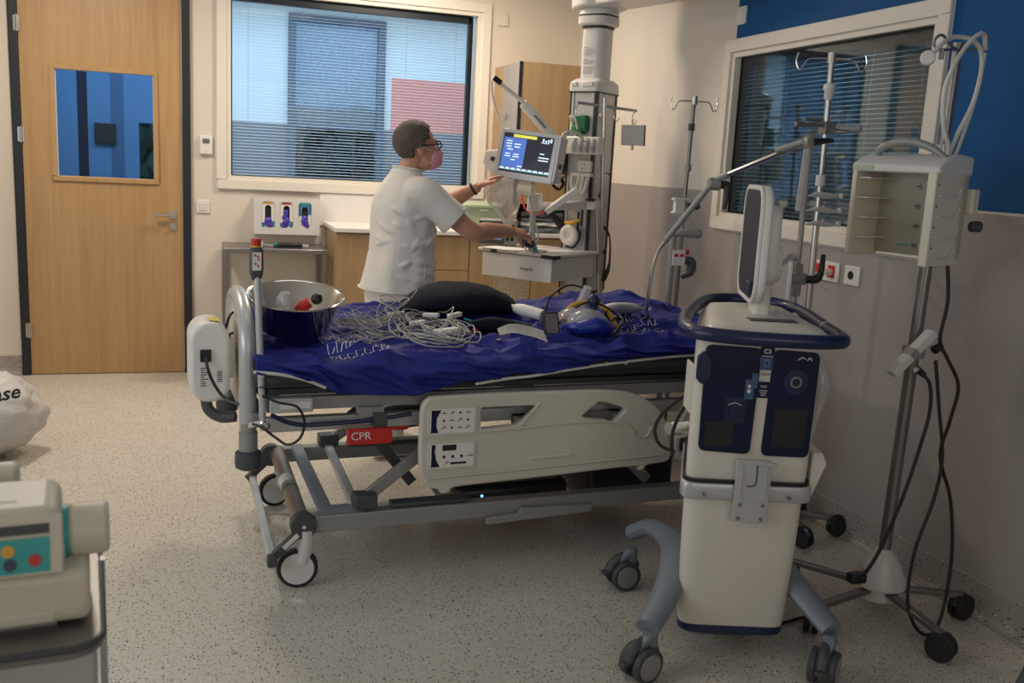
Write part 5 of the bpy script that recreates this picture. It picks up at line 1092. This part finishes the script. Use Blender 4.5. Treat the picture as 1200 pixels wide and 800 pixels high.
part('pole', MB().cyl((bx0+.012, by0, .08), (bx0, by0, 1.51), .0145, n=12), 'steel', sB)
part('upper_pole', MB().cyl((bx0, by0, 1.51), (bx0-.012, by0, 2.02), .0115, n=12), 'steel', sB)
hooks(sB, bx0-.012, by0, 2.02, .135, -20)
part('collar', MB().cyl((bx0-.003, by0, 1.50), (bx0-.003, by0, 1.545), .020, n=16), 'white', sB, bevel=.003)
part('collar', MB().lathe([(.012, 0), (.019, .01), (.019, .035), (.026, .045), (.024, .06), (.014, .068)], 16, (bx0-.008, by0, 1.845)), 'white', sB)
part('pole_clamp', MB().cbox((bx0, by0, 1.735), (.05, .05, .05)).bar((bx0-.155, by0-.02, 1.74), (bx0-.02, by0, 1.745), .016, .014).bar((bx0-.10, by0+.02, 1.765), (bx0, by0+.01, 1.765), .014, .014).tube([(bx0-.165, by0-.02, 1.74), (bx0-.12, by0-.02, 1.742)], .013, smooth=False), 'dsteel', sB, bevel=.003)
part('clamp_handle', MB().tube([(bx0+.025, by0, 1.74), (bx0+.08, by0-.02, 1.738), (bx0+.13, by0-.03, 1.742), (bx0+.145, by0-.03, 1.742)], [.010, .013, .018, .006], 12), 'silver', sB)
part('clamp_screw', MB().cyl((bx0+.02, by0-.03, 1.72), (bx0+.08, by0-.03, 1.725), .008), 'chrome', sB)
for z in (1.462, 1.402, 1.345):
    c = part('clip', MB().tube([(bx0-.075, by0-.03, z-.003), (bx0-.03, by0-.03, z+.004), (bx0+.03, by0-.03, z), (bx0+.075, by0-.03, z)], [.004, .013, .014, .006], 8, flat=.6), 'white', sB)
    part('clip_knob', MB().ell((bx0+.085, by0-.03, z+.002), (.012, .012, .012), 10, 6), 'white', c)
starbase(sB, bx0+.012, by0, .21, 40)
# right hand rack stand
cx0, cy0 = 2.345, 2.62
sC = thing('rack_stand', 'thick steel pole stand with white cone base nearest the right wall', 'stand', (cx0-.02, cy0, 0))
part('pole', MB().cyl((cx0-.022, cy0, .14), (cx0, cy0, 1.30), .021, n=16).cyl((cx0, cy0, 1.30), (cx0+.012, cy0, 1.985), .0165, n=16), 'dsteel', sC)
part('cone', MB().lathe([(.062, .060), (.062, .10), (.092, .112), (.092, .125), (.060, .20), (.034, .235), (.022, .245)], 26, (cx0-.025, cy0, .0)), 'lwhite', sC, bevel=.002)
starbase(sC, cx0-.025, cy0, .345, -94, .10, m='dsteel', cr=.048)
hk = part('wire_hook', MB().tube([(cx0+.012, cy0, 1.965), (cx0-.03, cy0-.02, 1.968), (cx0-.09, cy0-.04, 1.995), (cx0-.115, cy0-.04, 1.985), (cx0-.118, cy0-.04, 1.962), (cx0-.10, cy0-.05, 1.95), (cx0-.04, cy0-.04, 1.955), (cx0+.012, cy0-.01, 1.96)], .0045, 8), 'dsteel', sC)
part('wire_hook', MB().tube([(cx0+.012, cy0, 1.965), (cx0+.05, cy0+.01, 1.968), (cx0+.09, cy0+.0, 1.975), (cx0+.115, cy0-.01, 2.0), (cx0+.11, cy0-.01, 2.02), (cx0+.085, cy0-.01, 2.025)], .0045, 8), 'dsteel', sC)
part('hook_tip', MB().tube([(cx0-.095, cy0-.05, 1.955), (cx0-.095, cy0-.05, 1.92)], [.009, .008], smooth=False), 'dsteel', sC)
part('ribbed_collar', MB().cyl((cx0+.001, cy0, 1.595), (cx0+.001, cy0, 1.66), .021, n=18), 'silver', sC)
# rack
RF_ = frame(2.175, 2.43, 109)
def K(): return MB(RF_)
rk = thing('syringe_rack', 'cream open-front docking rack with grey top handle mounted on the right hand stand', 'rack', tuple(RF_ @ Vector((.15, -.1, 1.28))), 109)
z0, z1 = 1.283, 1.575
part('back_panel', K().box(.0, .30, -.19, -.15, z0+.01, z1), mat('rack_beige', (.46, .43, .32), .5), rk)
part('side_panel', K().box(.284, .30, -.17, .0, z0, z1), 'cream', rk, bevel=.004)
part('side_panel', K().box(.0, .024, -.19, .0, z0-.01, z1), 'cream', rk, bevel=.005)
hood = K(); hood.rings([[(x, 0-.0, z1-.015), (x, .002, z1+.008), (x, -.05, z1+.036), (x, -.12, z1+.05), (x, -.20, z1+.045), (x, -.20, z1-.015)] for x in (-.004, .304)])
part('hood', hood, 'lwhite', rk, bevel=.006)
part('name_plate', K().box(.225, .30, .002, .0035, z1-.008, z1+.006), 'gbox', rk)
part('handle', K().tube([(.265, -.07, z1+.035), (.235, -.06, z1+.068), (.16, -.055, z1+.085), (.08, -.06, z1+.072), (.02, -.07, z1+.036)], [.010, .013, .014, .013, .010], 12, up=(0, 1, 0)), 'grey', rk)
for k, z in enumerate((1.345, 1.41, 1.475, 1.54)):
    part('shelf_lip', K().box(.24, .285, -.14, -.015, z-.002, z+.002), 'lwhite', rk)
    part('shelf_lip', K().box(.022, .036, -.10, -.002, z-.012, z-.008), 'lwhite', rk)
    part('docking_pin', K().cyl((.135+.003*k, -.150, z-.02), (.135+.003*k, -.144, z-.02), .009, n=12, ), 'grey', rk)
    part('pin_hole', K().box(.130+.003*k, .141+.003*k, -.1445, -.1435, z-.022, z-.018), 'ink', rk)
    sc_ = K(); zz = z-.032
    sc_.tube([(-.004, -.02, zz-.012), (-.004, -.05, zz-.018), (-.004, -.11, zz-.018), (-.004, -.135, zz-.002), (-.004, -.145, zz+.015)], .004, 6)
    part('side_scoop', sc_, 'lwhite', rk); part('side_dot', K().cyl((.001, -.012, zz+.018), (-.002, -.012, zz+.018), .0028, n=8), 'blackp', rk)
part('knob_black', K().cyl((.095, -.150, 1.535), (.095, -.145, 1.535), .008, n=12), 'blackp', rk)
part('green_line', K().box(.16, .20, -.1495, -.1485, 1.322, 1.326), 'teal', rk)
part('front_post', K().box(.0, .030, -.012, .006, z0-.012, z1-.01), 'cream', rk, bevel=.004)
part('rear_clamp', K().box(-.02, .02, -.235, -.195, 1.44, 1.52), 'cream', rk, bevel=.006)
part('clamp_knob', K().cyl((.0, -.235, 1.40), (-.02, -.265, 1.40), .018, n=16), 'dgrey', rk, bevel=.004)
# white tube with disc
wt_ = thing('white_hose', 'white looped hose with a round disc end hung over the top of the rack stand', 'hose', (cx0, cy0, 1.6))
part('hose', MB().tube([(cx0-.135, cy0-.06, 1.935), (cx0-.10, cy0-.05, 1.965), (cx0-.04, cy0-.03, 1.995), (cx0+.03, cy0-.03, 1.995), (cx0+.075, cy0-.03, 1.965), (cx0+.09, cy0-.03, 1.90), (cx0+.075, cy0-.03, 1.80), (cx0+.04, cy0-.02, 1.70), (cx0+.01, cy0-.02, 1.62)], .0075, 10), 'wcable', wt_)
part('hose', MB().tube([(cx0+.105, cy0-.02, 1.97), (cx0+.08, cy0-.03, 2.015), (cx0+.03, cy0-.04, 1.995), (cx0-.02, cy0-.04, 1.93), (cx0-.055, cy0-.04, 1.83), (cx0-.04, cy0-.035, 1.73), (cx0-.005, cy0-.03, 1.66), (cx0+.002, cy0-.03, 1.61)], .0075, 10), 'wcable', wt_)
part('hose', MB().tube([(cx0+.105, cy0-.02, 1.96), (cx0+.10, cy0-.02, 1.88), (cx0+.085, cy0-.02, 1.78), (cx0+.07, cy0-.0, 1.66), (cx0+.06, cy0+.02, 1.55), (cx0+.055, cy0+.02, 1.30), (cx0+.03, cy0+.0, 1.22), (cx0+.01, cy0+.0, 1.25)], .0055, 10), 'wcable', wt_)
part('disc_end', MB(Matrix.Translation((cx0-.158, cy0-.065, 1.918)) @ Matrix.Rotation(radians(-40), 4, 'Z') @ Matrix.Rotation(radians(80), 4, 'X')).cyl((0, 0, -.010), (0, 0, .010), .023, n=22), 'white', wt_, bevel=.004)
part('disc_neck', MB().cyl((cx0-.145, cy0-.06, 1.928), (cx0-.115, cy0-.055, 1.953), .008), 'white', wt_)
# power strip and black cables
pw = thing('power_strip', 'slanted white power strip clamped low on the rack stand pole', 'power strip', (2.25, 2.54, .90))
part('body', MB().bar((2.18, 2.53, .905), (2.325, 2.53, 1.045), .040, .028), 'lwhite', pw, bevel=.004)
part('grey_socket', MB().bar((2.24, 2.53, .963), (2.26, 2.53, .983), .042, .030), 'grey', pw)
part('clamp', MB().box(2.27, 2.33, 2.555, 2.60, .95, .99), 'grey', pw)
ck = thing('black_power_cable', 'black power cables looping from the rack stand down to the floor', 'cable', (2.4, 2.5, 0))
part('cable', MB().tube([(2.375, 2.56, 1.28), (2.38, 2.54, 1.15), (2.36, 2.53, 1.02), (2.39, 2.52, .96), (2.455, 2.52, .86), (2.44, 2.52, .74), (2.40, 2.50, .62), (2.45, 2.48, .47), (2.48, 2.47, .28), (2.46, 2.45, .10), (2.40, 2.42, .012), (2.33, 2.42, .03), (2.29, 2.44, .13), (2.31, 2.46, .30), (2.38, 2.48, .48), (2.40, 2.49, .62), (2.37, 2.5, .78), (2.345, 2.52, .95)], .0062, 8), 'rubber', ck)
part('cable', MB().tube([(2.30, 2.525, .905), (2.325, 2.51, .87), (2.33, 2.50, .78), (2.29, 2.48, .66), (2.23, 2.46, .50), (2.17, 2.46, .33), (2.13, 2.47, .24), (2.10, 2.48, .20)], .0062, 8), 'rubber', ck)
part('plug', MB().tube([(2.365, 2.525, 1.0), (2.335, 2.525, .985)], [.012, .016], smooth=False), 'blackp', ck); part('plug', MB().tube([(2.31, 2.525, .90), (2.28, 2.53, .92)], [.010, .014], smooth=False), 'blackp', ck)
part('plug', MB().cbox((2.10, 2.48, .215), (.06, .04, .035)), 'blackp', ck, bevel=.008)
part('black_cable', MB().tube([(2.10, 2.6, .012), (2.02, 2.62, .010), (1.92, 2.60, .010), (1.86, 2.58, .02)], .006, 8), 'rubber', lab='short black cable on the floor behind the ventilator', cat='cable')
part('yellow_wire', MB().tube([(2.14, 2.50, .24), (2.15, 2.51, .20), (2.16, 2.53, .15)], .004, 6), 'yellow', ck)
fr_ = thing('metal_trolley_leg', 'dark tubular metal leg at the lower right corner of the photo', 'trolley', (2.36, 2.05, 0))
part('tube', MB().cyl((2.24, 1.95, .012), (2.42, 1.98, .30), .014, n=12), 'dgrey', fr_); part('tube', MB().cyl((2.20, 1.90, .012), (2.62, 1.93, .02), .012, n=12), 'dgrey', fr_)
# ---------------------------------------------------------------- nurse
NS = thing('person', 'nurse in white tunic and pink face mask with short grey hair, reaching for the monitor', 'person', (.99, 4.76, 0), 12)
A12 = radians(12); Fx, Fy = cos(A12), sin(A12)
def NB(): return MB()
def ring3(cx_, cy_, z, a, b, n=28, tilt=0, wr=0, seed=0, lx=0):
    out = []
    for j in range(n):
        t_ = 2*pi*j/n; u = a*cos(t_); v = b*sin(t_)
        if wr: q = 1+wr*noise.noise(Vector((cos(t_)*2.2, sin(t_)*2.2, z*5+seed))); u *= q; v *= q
        out.append((cx_+u*Fx-v*Fy, cy_+u*Fy+v*Fx, z+tilt*u))
    return out
HFm = Matrix.Translation((1.045, 4.762, 1.585)) @ Matrix.Rotation(radians(5), 4, 'Z') @ Matrix.Rotation(radians(-4), 4, 'Y')
def HB(): return MB(HFm)
def limb(mb, pts, rr, n=12): return mb.tube(pts, rr, n, 6)
body = MB()
# head
hd_ = HB(); hd_.ell((-.010, 0, .030), (.096, .074, .090), 20, 14).ell((.042, 0, -.030), (.060, .058, .088), 18, 12).ell((.030, 0, -.085), (.056, .050, .036), 16, 10)
hd_.ell((.098, 0, -.022), (.020, .013, .026), 10, 8).ell((.078, 0, .030), (.022, .048, .016), 12, 8).ell((.085, .032, -.03), (.018, .02, .02), 10, 8).ell((.085, -.032, -.03), (.018, .02, .02), 10, 8).ell((.094, 0, -.062), (.012, .024, .012), 10, 8).ell((.080, 0, -.098), (.018, .02, .016), 10, 8)
for s in (-1, 1): hd_.ell((-.004, s*.076, -.016), (.018, .011, .032), 10, 8)
body.v += hd_.v; body.f += hd_.f
def addto(a, b): o = len(a.v); a.v += b.v; a.f += [tuple(i+o for i in f) for f in b.f]
body = MB(); addto(body, hd_)
nk = MB(); nk.tube([(1.035, 4.765, 1.55), (1.01, 4.765, 1.47), (.985, 4.76, 1.38)], [.052, .054, .075], 16); addto(body, nk)
# torso under the clothes
to = MB(); to.rings([ring3(x, 4.76, z, a, b) for x, z, a, b in ((.97, .80, .12, .15), (.975, .95, .135, .165), (.985, 1.1, .125, .15), (.985, 1.25, .12, .16), (.985, 1.36, .085, .16), (.99, 1.42, .05, .07))]); addto(body, to)
lg2 = MB()
for s, fx in ((1, .03), (-1, -.03)):
    hx_, hy_ = .97-s*.085*Fy, 4.76+s*.085*Fx
    lg2.tube([(hx_, hy_, .88), (hx_+fx*.3, hy_, .62), (hx_+fx, hy_, .46), (hx_+fx*.8-.02, hy_, .25), (hx_+fx*.8-.03, hy_, .06)], [.085, .078, .055, .052, .036], 14)
addto(body, lg2)
RS, RE, RW = (1.05, 4.60, 1.365), (1.295, 4.555, 1.185), (1.56, 4.755, 1.178)
LS, LE, LW = (1.03, 4.93, 1.37), (1.265, 5.03, 1.295), (1.435, 4.965, 1.398)
arm = MB(); arm.tube([RS, (1.17, 4.575, 1.275), RE, (1.38, 4.615, 1.185), (1.48, 4.69, 1.183), RW], [.054, .052, .046, .046, .038, .029], 16)
arm.tube([LS, (1.15, 4.99, 1.325), LE, (1.32, 5.01, 1.325), (1.385, 4.985, 1.368), LW], [.052, .050, .045, .044, .035, .027], 16); addto(body, arm)
def hand(W_, d, nrm, curl, thumb, sgn=1, L_=.09, lens=(.068, .078, .072, .056), spread=.10):
    """palm from the wrist W_ along d, back of the hand facing nrm; thumb on side sgn"""
    h = MB(); d = Vector(d).normalized(); n = Vector(nrm); n = (n-d*n.dot(d)).normalized(); s = d.cross(n)*sgn
    W_ = Vector(W_); K_ = W_+d*L_
    h.tube([W_-d*.01, W_+d*.03, W_+d*.065, K_], [.028, .036, .041, .039], 14, flat=.46, up=tuple(n))
    for i, ln in enumerate(lens):
        off = (.0285-.019*i); p0 = K_+s*off-d*.012; dd = (d+s*(off*spread/.03)).normalized(); pts = [p0]; a = 0; p = p0; q = dd
        for k, fr in enumerate((.45, .32, .23)):
            a = radians(curl[k] if not callable(curl) else curl(i, k)); q = (q*cos(a)-n*sin(a)); q.normalize(); 
            n_ = n; p = p+q*(ln*fr+.004); pts.append(p.copy())
            dn = (n*cos(a)+dd*sin(a)); 
        h.tube([pts[0]-dd*.012]+pts, [.0108, .0108, .0098, .0088, .0074], 10, 4)
    t0 = W_+d*.022+s*.022-n*.004; pass; 
    tdir = (d*thumb[0]+s*thumb[1]-n*thumb[2]).normalized(); t1 = t0+tdir*.035; tdir2 = (tdir+d*.5-n*thumb[2]*.3).normalized(); t2 = t1+tdir2*.030; t3 = t2+tdir2*.022
    h.tube([t0-tdir*.01, t0, t1, t2, t3], [.013, .0145, .0115, .0102, .0075], 10, 4)
    return h
addto(body, hand(RW, (.88, .40, -.10), (-.10, -.45, .85), (14, 38, 40), (.60, .55, .75), 1, .092))
def hand2(): return hand(LW, (.72, -.12, .42), (-.35, .25, .85), (4, 8, 12), (.7, .55, .25), 1, .075, (.058, .066, .062, .05), .05)
addto(body, hand2())
part('body', body, 'skin', NS, smooth=180, remesh=.0042)
# trousers
tr_ = MB(); tr_.rings([ring3(.965, 4.76, z, a, b) for z, a, b in ((.70, .10, .12), (.76, .155, .175), (.84, .165, .18), (.93, .155, .17))])
for s, fx in ((1, .03), (-1, -.03)):
    hx_, hy_ = .965-s*.088*Fy, 4.76+s*.088*Fx
    tr_.tube([(hx_, hy_, .84), (hx_+fx*.3, hy_, .62), (hx_+fx, hy_, .46), (hx_+fx*.8-.02, hy_, .25), (hx_+fx*.8-.03, hy_, .05)], [.102, .098, .078, .072, .070], 16)
part('trousers', tr_, 'cloth', NS, smooth=180, remesh=.008)
for s, fx in ((1, .03), (-1, -.03)):
    hx_, hy_ = .94-s*.088*Fy, 4.76+s*.088*Fx
    part('shoe', MB(Matrix.Translation((hx_+fx, hy_, 0)) @ Matrix.Rotation(A12, 4, 'Z')).tube([(-.09, 0, .04), (-.03, 0, .05), (.05, 0, .045), (.13, 0, .032), (.175, 0, .028)], [.034, .045, .044, .036, .02], 12), 'lwhite', NS, remesh=.007, smooth=180)
# tunic
sh2 = MB()
lv = [(.968, .868, .190, .215), (.972, .90, .183, .212), (.978, .98, .172, .203), (.985, 1.06, .162, .196), (.985, 1.14, .158, .193), (.983, 1.22, .152, .195), (.980, 1.29, .142, .198), (.978, 1.345, .122, .190), (.982, 1.392, .104, .165), (.988, 1.43, .086, .125), (1.0, 1.47, .070, .082)]
lv2 = []
for i in range(len(lv)-1):
    for k in range(3): lv2.append([lv[i][q]+(lv[i+1][q]-lv[i][q])*k/3 for q in range(4)])
lv2.append(lv[-1])
sh2.rings([ring3(x, 4.76, z, a, b, 44, tilt=-.02 if z < .95 else (-.12 if z > 1.45 else 0), wr=.085 if z < 1.38 else 0) for x, z, a, b in lv2])
sh2.tube([(1.0, 4.66, 1.355), RS, (1.13, 4.578, 1.30), (1.205, 4.562, 1.232)], [.072, .078, .078, .084], 18)
sh2.tube([(1.0, 4.86, 1.355), LS, (1.10, 4.965, 1.335), (1.165, 4.995, 1.305)], [.070, .074, .072, .074], 18)
r6 = random.Random(12)
for k in range(36): # wrinkles as soft ridges
    z = r6.uniform(.95, 1.33); a0 = r6.uniform(pi*1.0, pi*2.05); dz = r6.uniform(-.10, .10); L1 = r6.uniform(.3, .9); pts = []
    ii = min(range(len(lv)), key=lambda q: abs(lv[q][1]-z))
    for m_ in range(5):
        a = a0+L1*m_/4; zz = z+dz*m_/4; jj = min(range(len(lv)), key=lambda q: abs(lv[q][1]-zz)); A_, B_ = lv[jj][2]-.004, lv[jj][3]-.004
        u, v = A_*cos(a), B_*sin(a); pts.append((lv[jj][0]+u*Fx-v*Fy, 4.76+u*Fy+v*Fx, zz))
    sh2.tube(pts, [.003, .013, .015, .011, .003], 8)
part('tunic', sh2, 'cloth', NS, smooth=180, remesh=.0065)
cr_ = MB(); cr_.tube([ring3(1.0, 4.762, 1.474, .069, .079, 16, tilt=-.12)[i] for i in range(16)], .007, 8, 3, closed=True); part('collar', cr_, 'cloth', NS)
part('hem_seam', MB().tube([ring3(.968, 4.76, .872, .193, .218, 30, tilt=-.02, wr=.055)[i] for i in range(30)], .004, 6, 2, closed=True), 'cloth', NS)
pk = MB(); q = [(1.085, 4.578, z) for z in (1.0, .87)]; pk.tube([(1.065, 4.575, 1.0), (1.06, 4.57, .93), (1.06, 4.565, .872)], .004, 6); part('side_slit', pk, 'cloth', NS)
# hair
hr = HB(); R = []
for i in range(1, 26):
    th_ = pi*i/26; row = []
    for j in range(44):
        ph = 2*pi*j/44; dx, dy, dz = sin(th_)*cos(ph), sin(th_)*sin(ph), cos(th_)
        px_, pz_ = -.014+.106*dx, .030+.098*dz
        inside = (px_ > .048 and pz_ < .092) or (px_ > .018 and pz_ < .030) or (px_ > -.03 and pz_ < -.005) or pz_ < -.062
        k = 1.05+.03*noise.noise(Vector((dx*6, dy*6, dz*6)))+.018*noise.noise(Vector((dx*22, dy*22, dz*22)))
        if inside: k = .80
        row.append((-.014+.106*dx*k, .083*dy*k, .030+.098*dz*k))
    R.append(row)
hr.rings(R); part('hair', hr, 'hair', NS, smooth=180)
# face mask, glasses, eyes
fmk = HB(); R = []
for i in range(9):
    t_ = i/8; x = .058+.070*sin(t_*pi/2); s_ = cos(t_*pi/2)**.6
    R.append([(x+.004*sin(3*a), .056*s_*cos(a), -.052+(.056*s_+.004)*sin(a)*(1.0 if sin(a) > 0 else 1.05)) for a in [2*pi*j/24 for j in range(24)]])
fmk.rings(R); fk = part('face_mask', fmk, 'mask', NS, smooth=180)
for z in (-.04, -.058, -.075): part('mask_pleat', HB().tube([(.090, -.045, z), (.118, -.022, z), (.128, 0, z), (.118, .022, z), (.09, .045, z)], .0022, 6), 'mask', fk)
for s in (-1, 1): part('ear_loop', HB().tube([(.068, s*.055, -.022), (.03, s*.072, -.012), (-.006, s*.085, .004), (-.014, s*.082, -.02), (.02, s*.068, -.07), (.060, s*.052, -.082)], .0016, 6), 'cloth', fk)
gls = HB()
for s in (-1, 1):
    gls.tube([(.108-.006*abs(sin(a)), s*.033+.028*cos(a), .006+.021*sin(a)) for a in [2*pi*j/12 for j in range(12)]], .0040, 6, 3, closed=True)
    gls.tube([(.100, s*.060, .010), (.05, s*.079, .008), (.0, s*.086, .004), (-.016, s*.084, -.012)], .0036, 6)
gls.cyl((.109, -.008, .010), (.109, .008, .010), .0022, n=6)
part('glasses', gls, 'blackp', NS)
for s in (-1, 1):
    e = part('eye', HB().ell((.086, s*.032, .004), (.011, .013, .011), 12, 8), 'lwhite', NS); part('iris', HB().ell((.0945, s*.032, .004), (.004, .006, .006), 10, 6), 'blackp', e)
part('wrist_band', MB().tube([Vector((1.408, 4.977, 1.382))+(Vector((.45, .89, 0)).normalized()*cos(a)+Vector((-.5, .25, .83)).normalized()*sin(a))*.029 for a in [2*pi*j/16 for j in range(16)]], .008, 8, 2, closed=True), 'blackp', NS)
# ---------------------------------------------------------------- left foreground cart with syringe pumps
CR = Matrix.Translation((-.16, 1.6, 0)) @ Matrix.Rotation(radians(6), 4, 'Z') @ Matrix.Translation((.16, -1.6, 0))
ct = thing('metal_cart', 'grey metal cart with rounded tray at the lower left corner of the photo', 'cart', (-.55, 1.8, 0))
def roundrect(x0, x1, y0, y1, r): return rrect(x1-x0, y1-y0, r, 6, (x0+x1)/2, (y0+y1)/2)
part('tray', MB(CR).rings([[(x, y, z) for x, y in roundrect(-.95, -.157, 1.405, 1.96, .045)] for z in (.778, .80)]), 'dsteel', ct, bevel=.003)
part('tray_edge', MB(CR).tube([(x, y, .795) for x, y in roundrect(-.95, -.157, 1.405, 1.96, .045)], .006, 8, 1, closed=True), 'dgrey', ct)
part('cart_body', MB(CR).box(-.92, -.165, 1.45, 1.84, .12, .777), 'silver', ct, bevel=.01)
part('side_frame', MB(CR).box(-.160, -.148, 1.71, 1.73, .10, .80), 'silver', ct)
for x in (-.88, -.2):
    for y in (1.50, 1.80): part('caster', MB(CR).cyl((x-.012, y, .045), (x+.012, y, .045), .044, n=20).cyl((x, y, .05), (x, y, .12), .012), 'rubber', ct)
def pump(dx, dy, lab, full=True):
    P_ = thing('syringe_pump', lab, 'pump', (-.33+dx, 1.62+dy, .80), 0, 'syringe pumps on the foreground cart')
    def G(): return MB(CR @ Matrix.Translation((dx, dy, 0)))
    part('lower_housing', G().box(-.60, -.152, 1.545, 1.70, .806, .888), 'cream', P_, bevel=.014, seg=3)
    part('lower_step', G().box(-.58, -.20, 1.538, 1.60, .812, .832), 'cream', P_, bevel=.005)
    part('upper_housing', G().box(-.60, -.190, 1.555, 1.72, .888, .985), 'cream', P_, bevel=.022, seg=3)
    part('panel_frame', G().at((-.355, 1.552, .930), (-12, 0, 0)).box(-.19, .168, -.006, .006, -.042, .046), 'cream', P_, bevel=.004)
    tp_ = part('teal_panel', G().at((-.355, 1.545, .930), (-12, 0, 0)).box(-.17, .150, -.003, .0, -.034, .016), 'teal', P_)
    part('display_slot', G().at((-.355, 1.545, .930), (-12, 0, 0)).box(-.17, .150, -.003, .001, .022, .036), 'dgrey', P_)
    for x, z, m in ((.095, 0, 'yellow'), (.06, -.016, 'white'), (.098, -.020, 'navy'), (.130, -.016, 'red'), (.02, -.01, 'white'), (.03, .006, 'teal')):
        part('key', G().at((-.355, 1.545, .930), (-12, 0, 0)).cyl((x, -.003, z), (x, -.006, z), .009, n=14), m, P_)
    part('plunger_head', G().cyl((-.225, 1.63, .918), (-.185, 1.63, .918), .045, .044, 24), 'cream', P_, bevel=.006)
    part('plunger_cap', G().cyl((-.182, 1.63, .922), (-.122, 1.63, .922), .041, .041, 24), 'cream', P_, bevel=.008)
    part('blue_ring', G().cyl((-.189, 1.63, .920), (-.181, 1.63, .920), .0425, n=24), 'teal', P_)
    part('release_latch', G().box(-.36, -.31, 1.530, 1.542, .815, .832), 'cream', P_, bevel=.004)
    part('printed_text', G().box(-.29, -.25, 1.60, 1.606, .985, .9856).box(-.335, -.30, 1.592, 1.598, .985, .9856), 'grey', P_, kind='stuff')
    part('base_foot', G().box(-.58, -.2, 1.56, 1.69, .8, .808), 'grey', P_)
    return P_
pump(-.02, -.075, 'cream syringe pump with teal key panel nearest the camera on the cart')
pump(-.16, .17, 'second cream syringe pump standing behind the nearest one on the cart')
part('cord_loop', MB().tube([(-.14, 1.86, .10), (-.115, 1.88, .13), (-.105, 1.87, .10), (-.12, 1.84, .05), (-.13, 1.84, .012)], .006, 8), 'rubber', lab='small black cord loop beside the foreground cart', cat='cord')
# bin bag
bg_ = MB(); R = []
for i in range(1, 34):
    th_ = pi*i/34; row = []
    for j in range(60):
        ph = 2*pi*j/60; dx, dy, dz = sin(th_)*cos(ph), sin(th_)*sin(ph), -cos(th_)
        k = 1+.16*noise.noise(Vector((dx*1.6+5, dy*1.6, dz*1.6)))+.07*(1-abs(noise.noise(Vector((dx*4, dy*4, dz*4+2))))*2)+.025*noise.noise(Vector((dx*11, dy*11, dz*11)))
        row.append((-1.03+.295*dx*k, 5.0+.24*dy*k, max(.205+.205*dz*k, .002)))
    R.append(row)
bg_.rings(R); gb_ = thing('bin_bag', 'crumpled white plastic bin bag with black lettering on the floor by the door', 'bag', (-1.03, 5.0, 0))
part('bag', bg_, 'trash', gb_, smooth=180)
part('lettering', MB().text('ase', .088, (-.845, 4.748, .365), (70, -8, 12), .0006, bold=True, shear=.3), 'ink', gb_)
part('knot', MB().tube([(-1.05, 5.0, .38), (-1.04, 5.0, .43), (-1.08, 4.98, .47)], [.03, .025, .05], 10), 'trash', gb_)
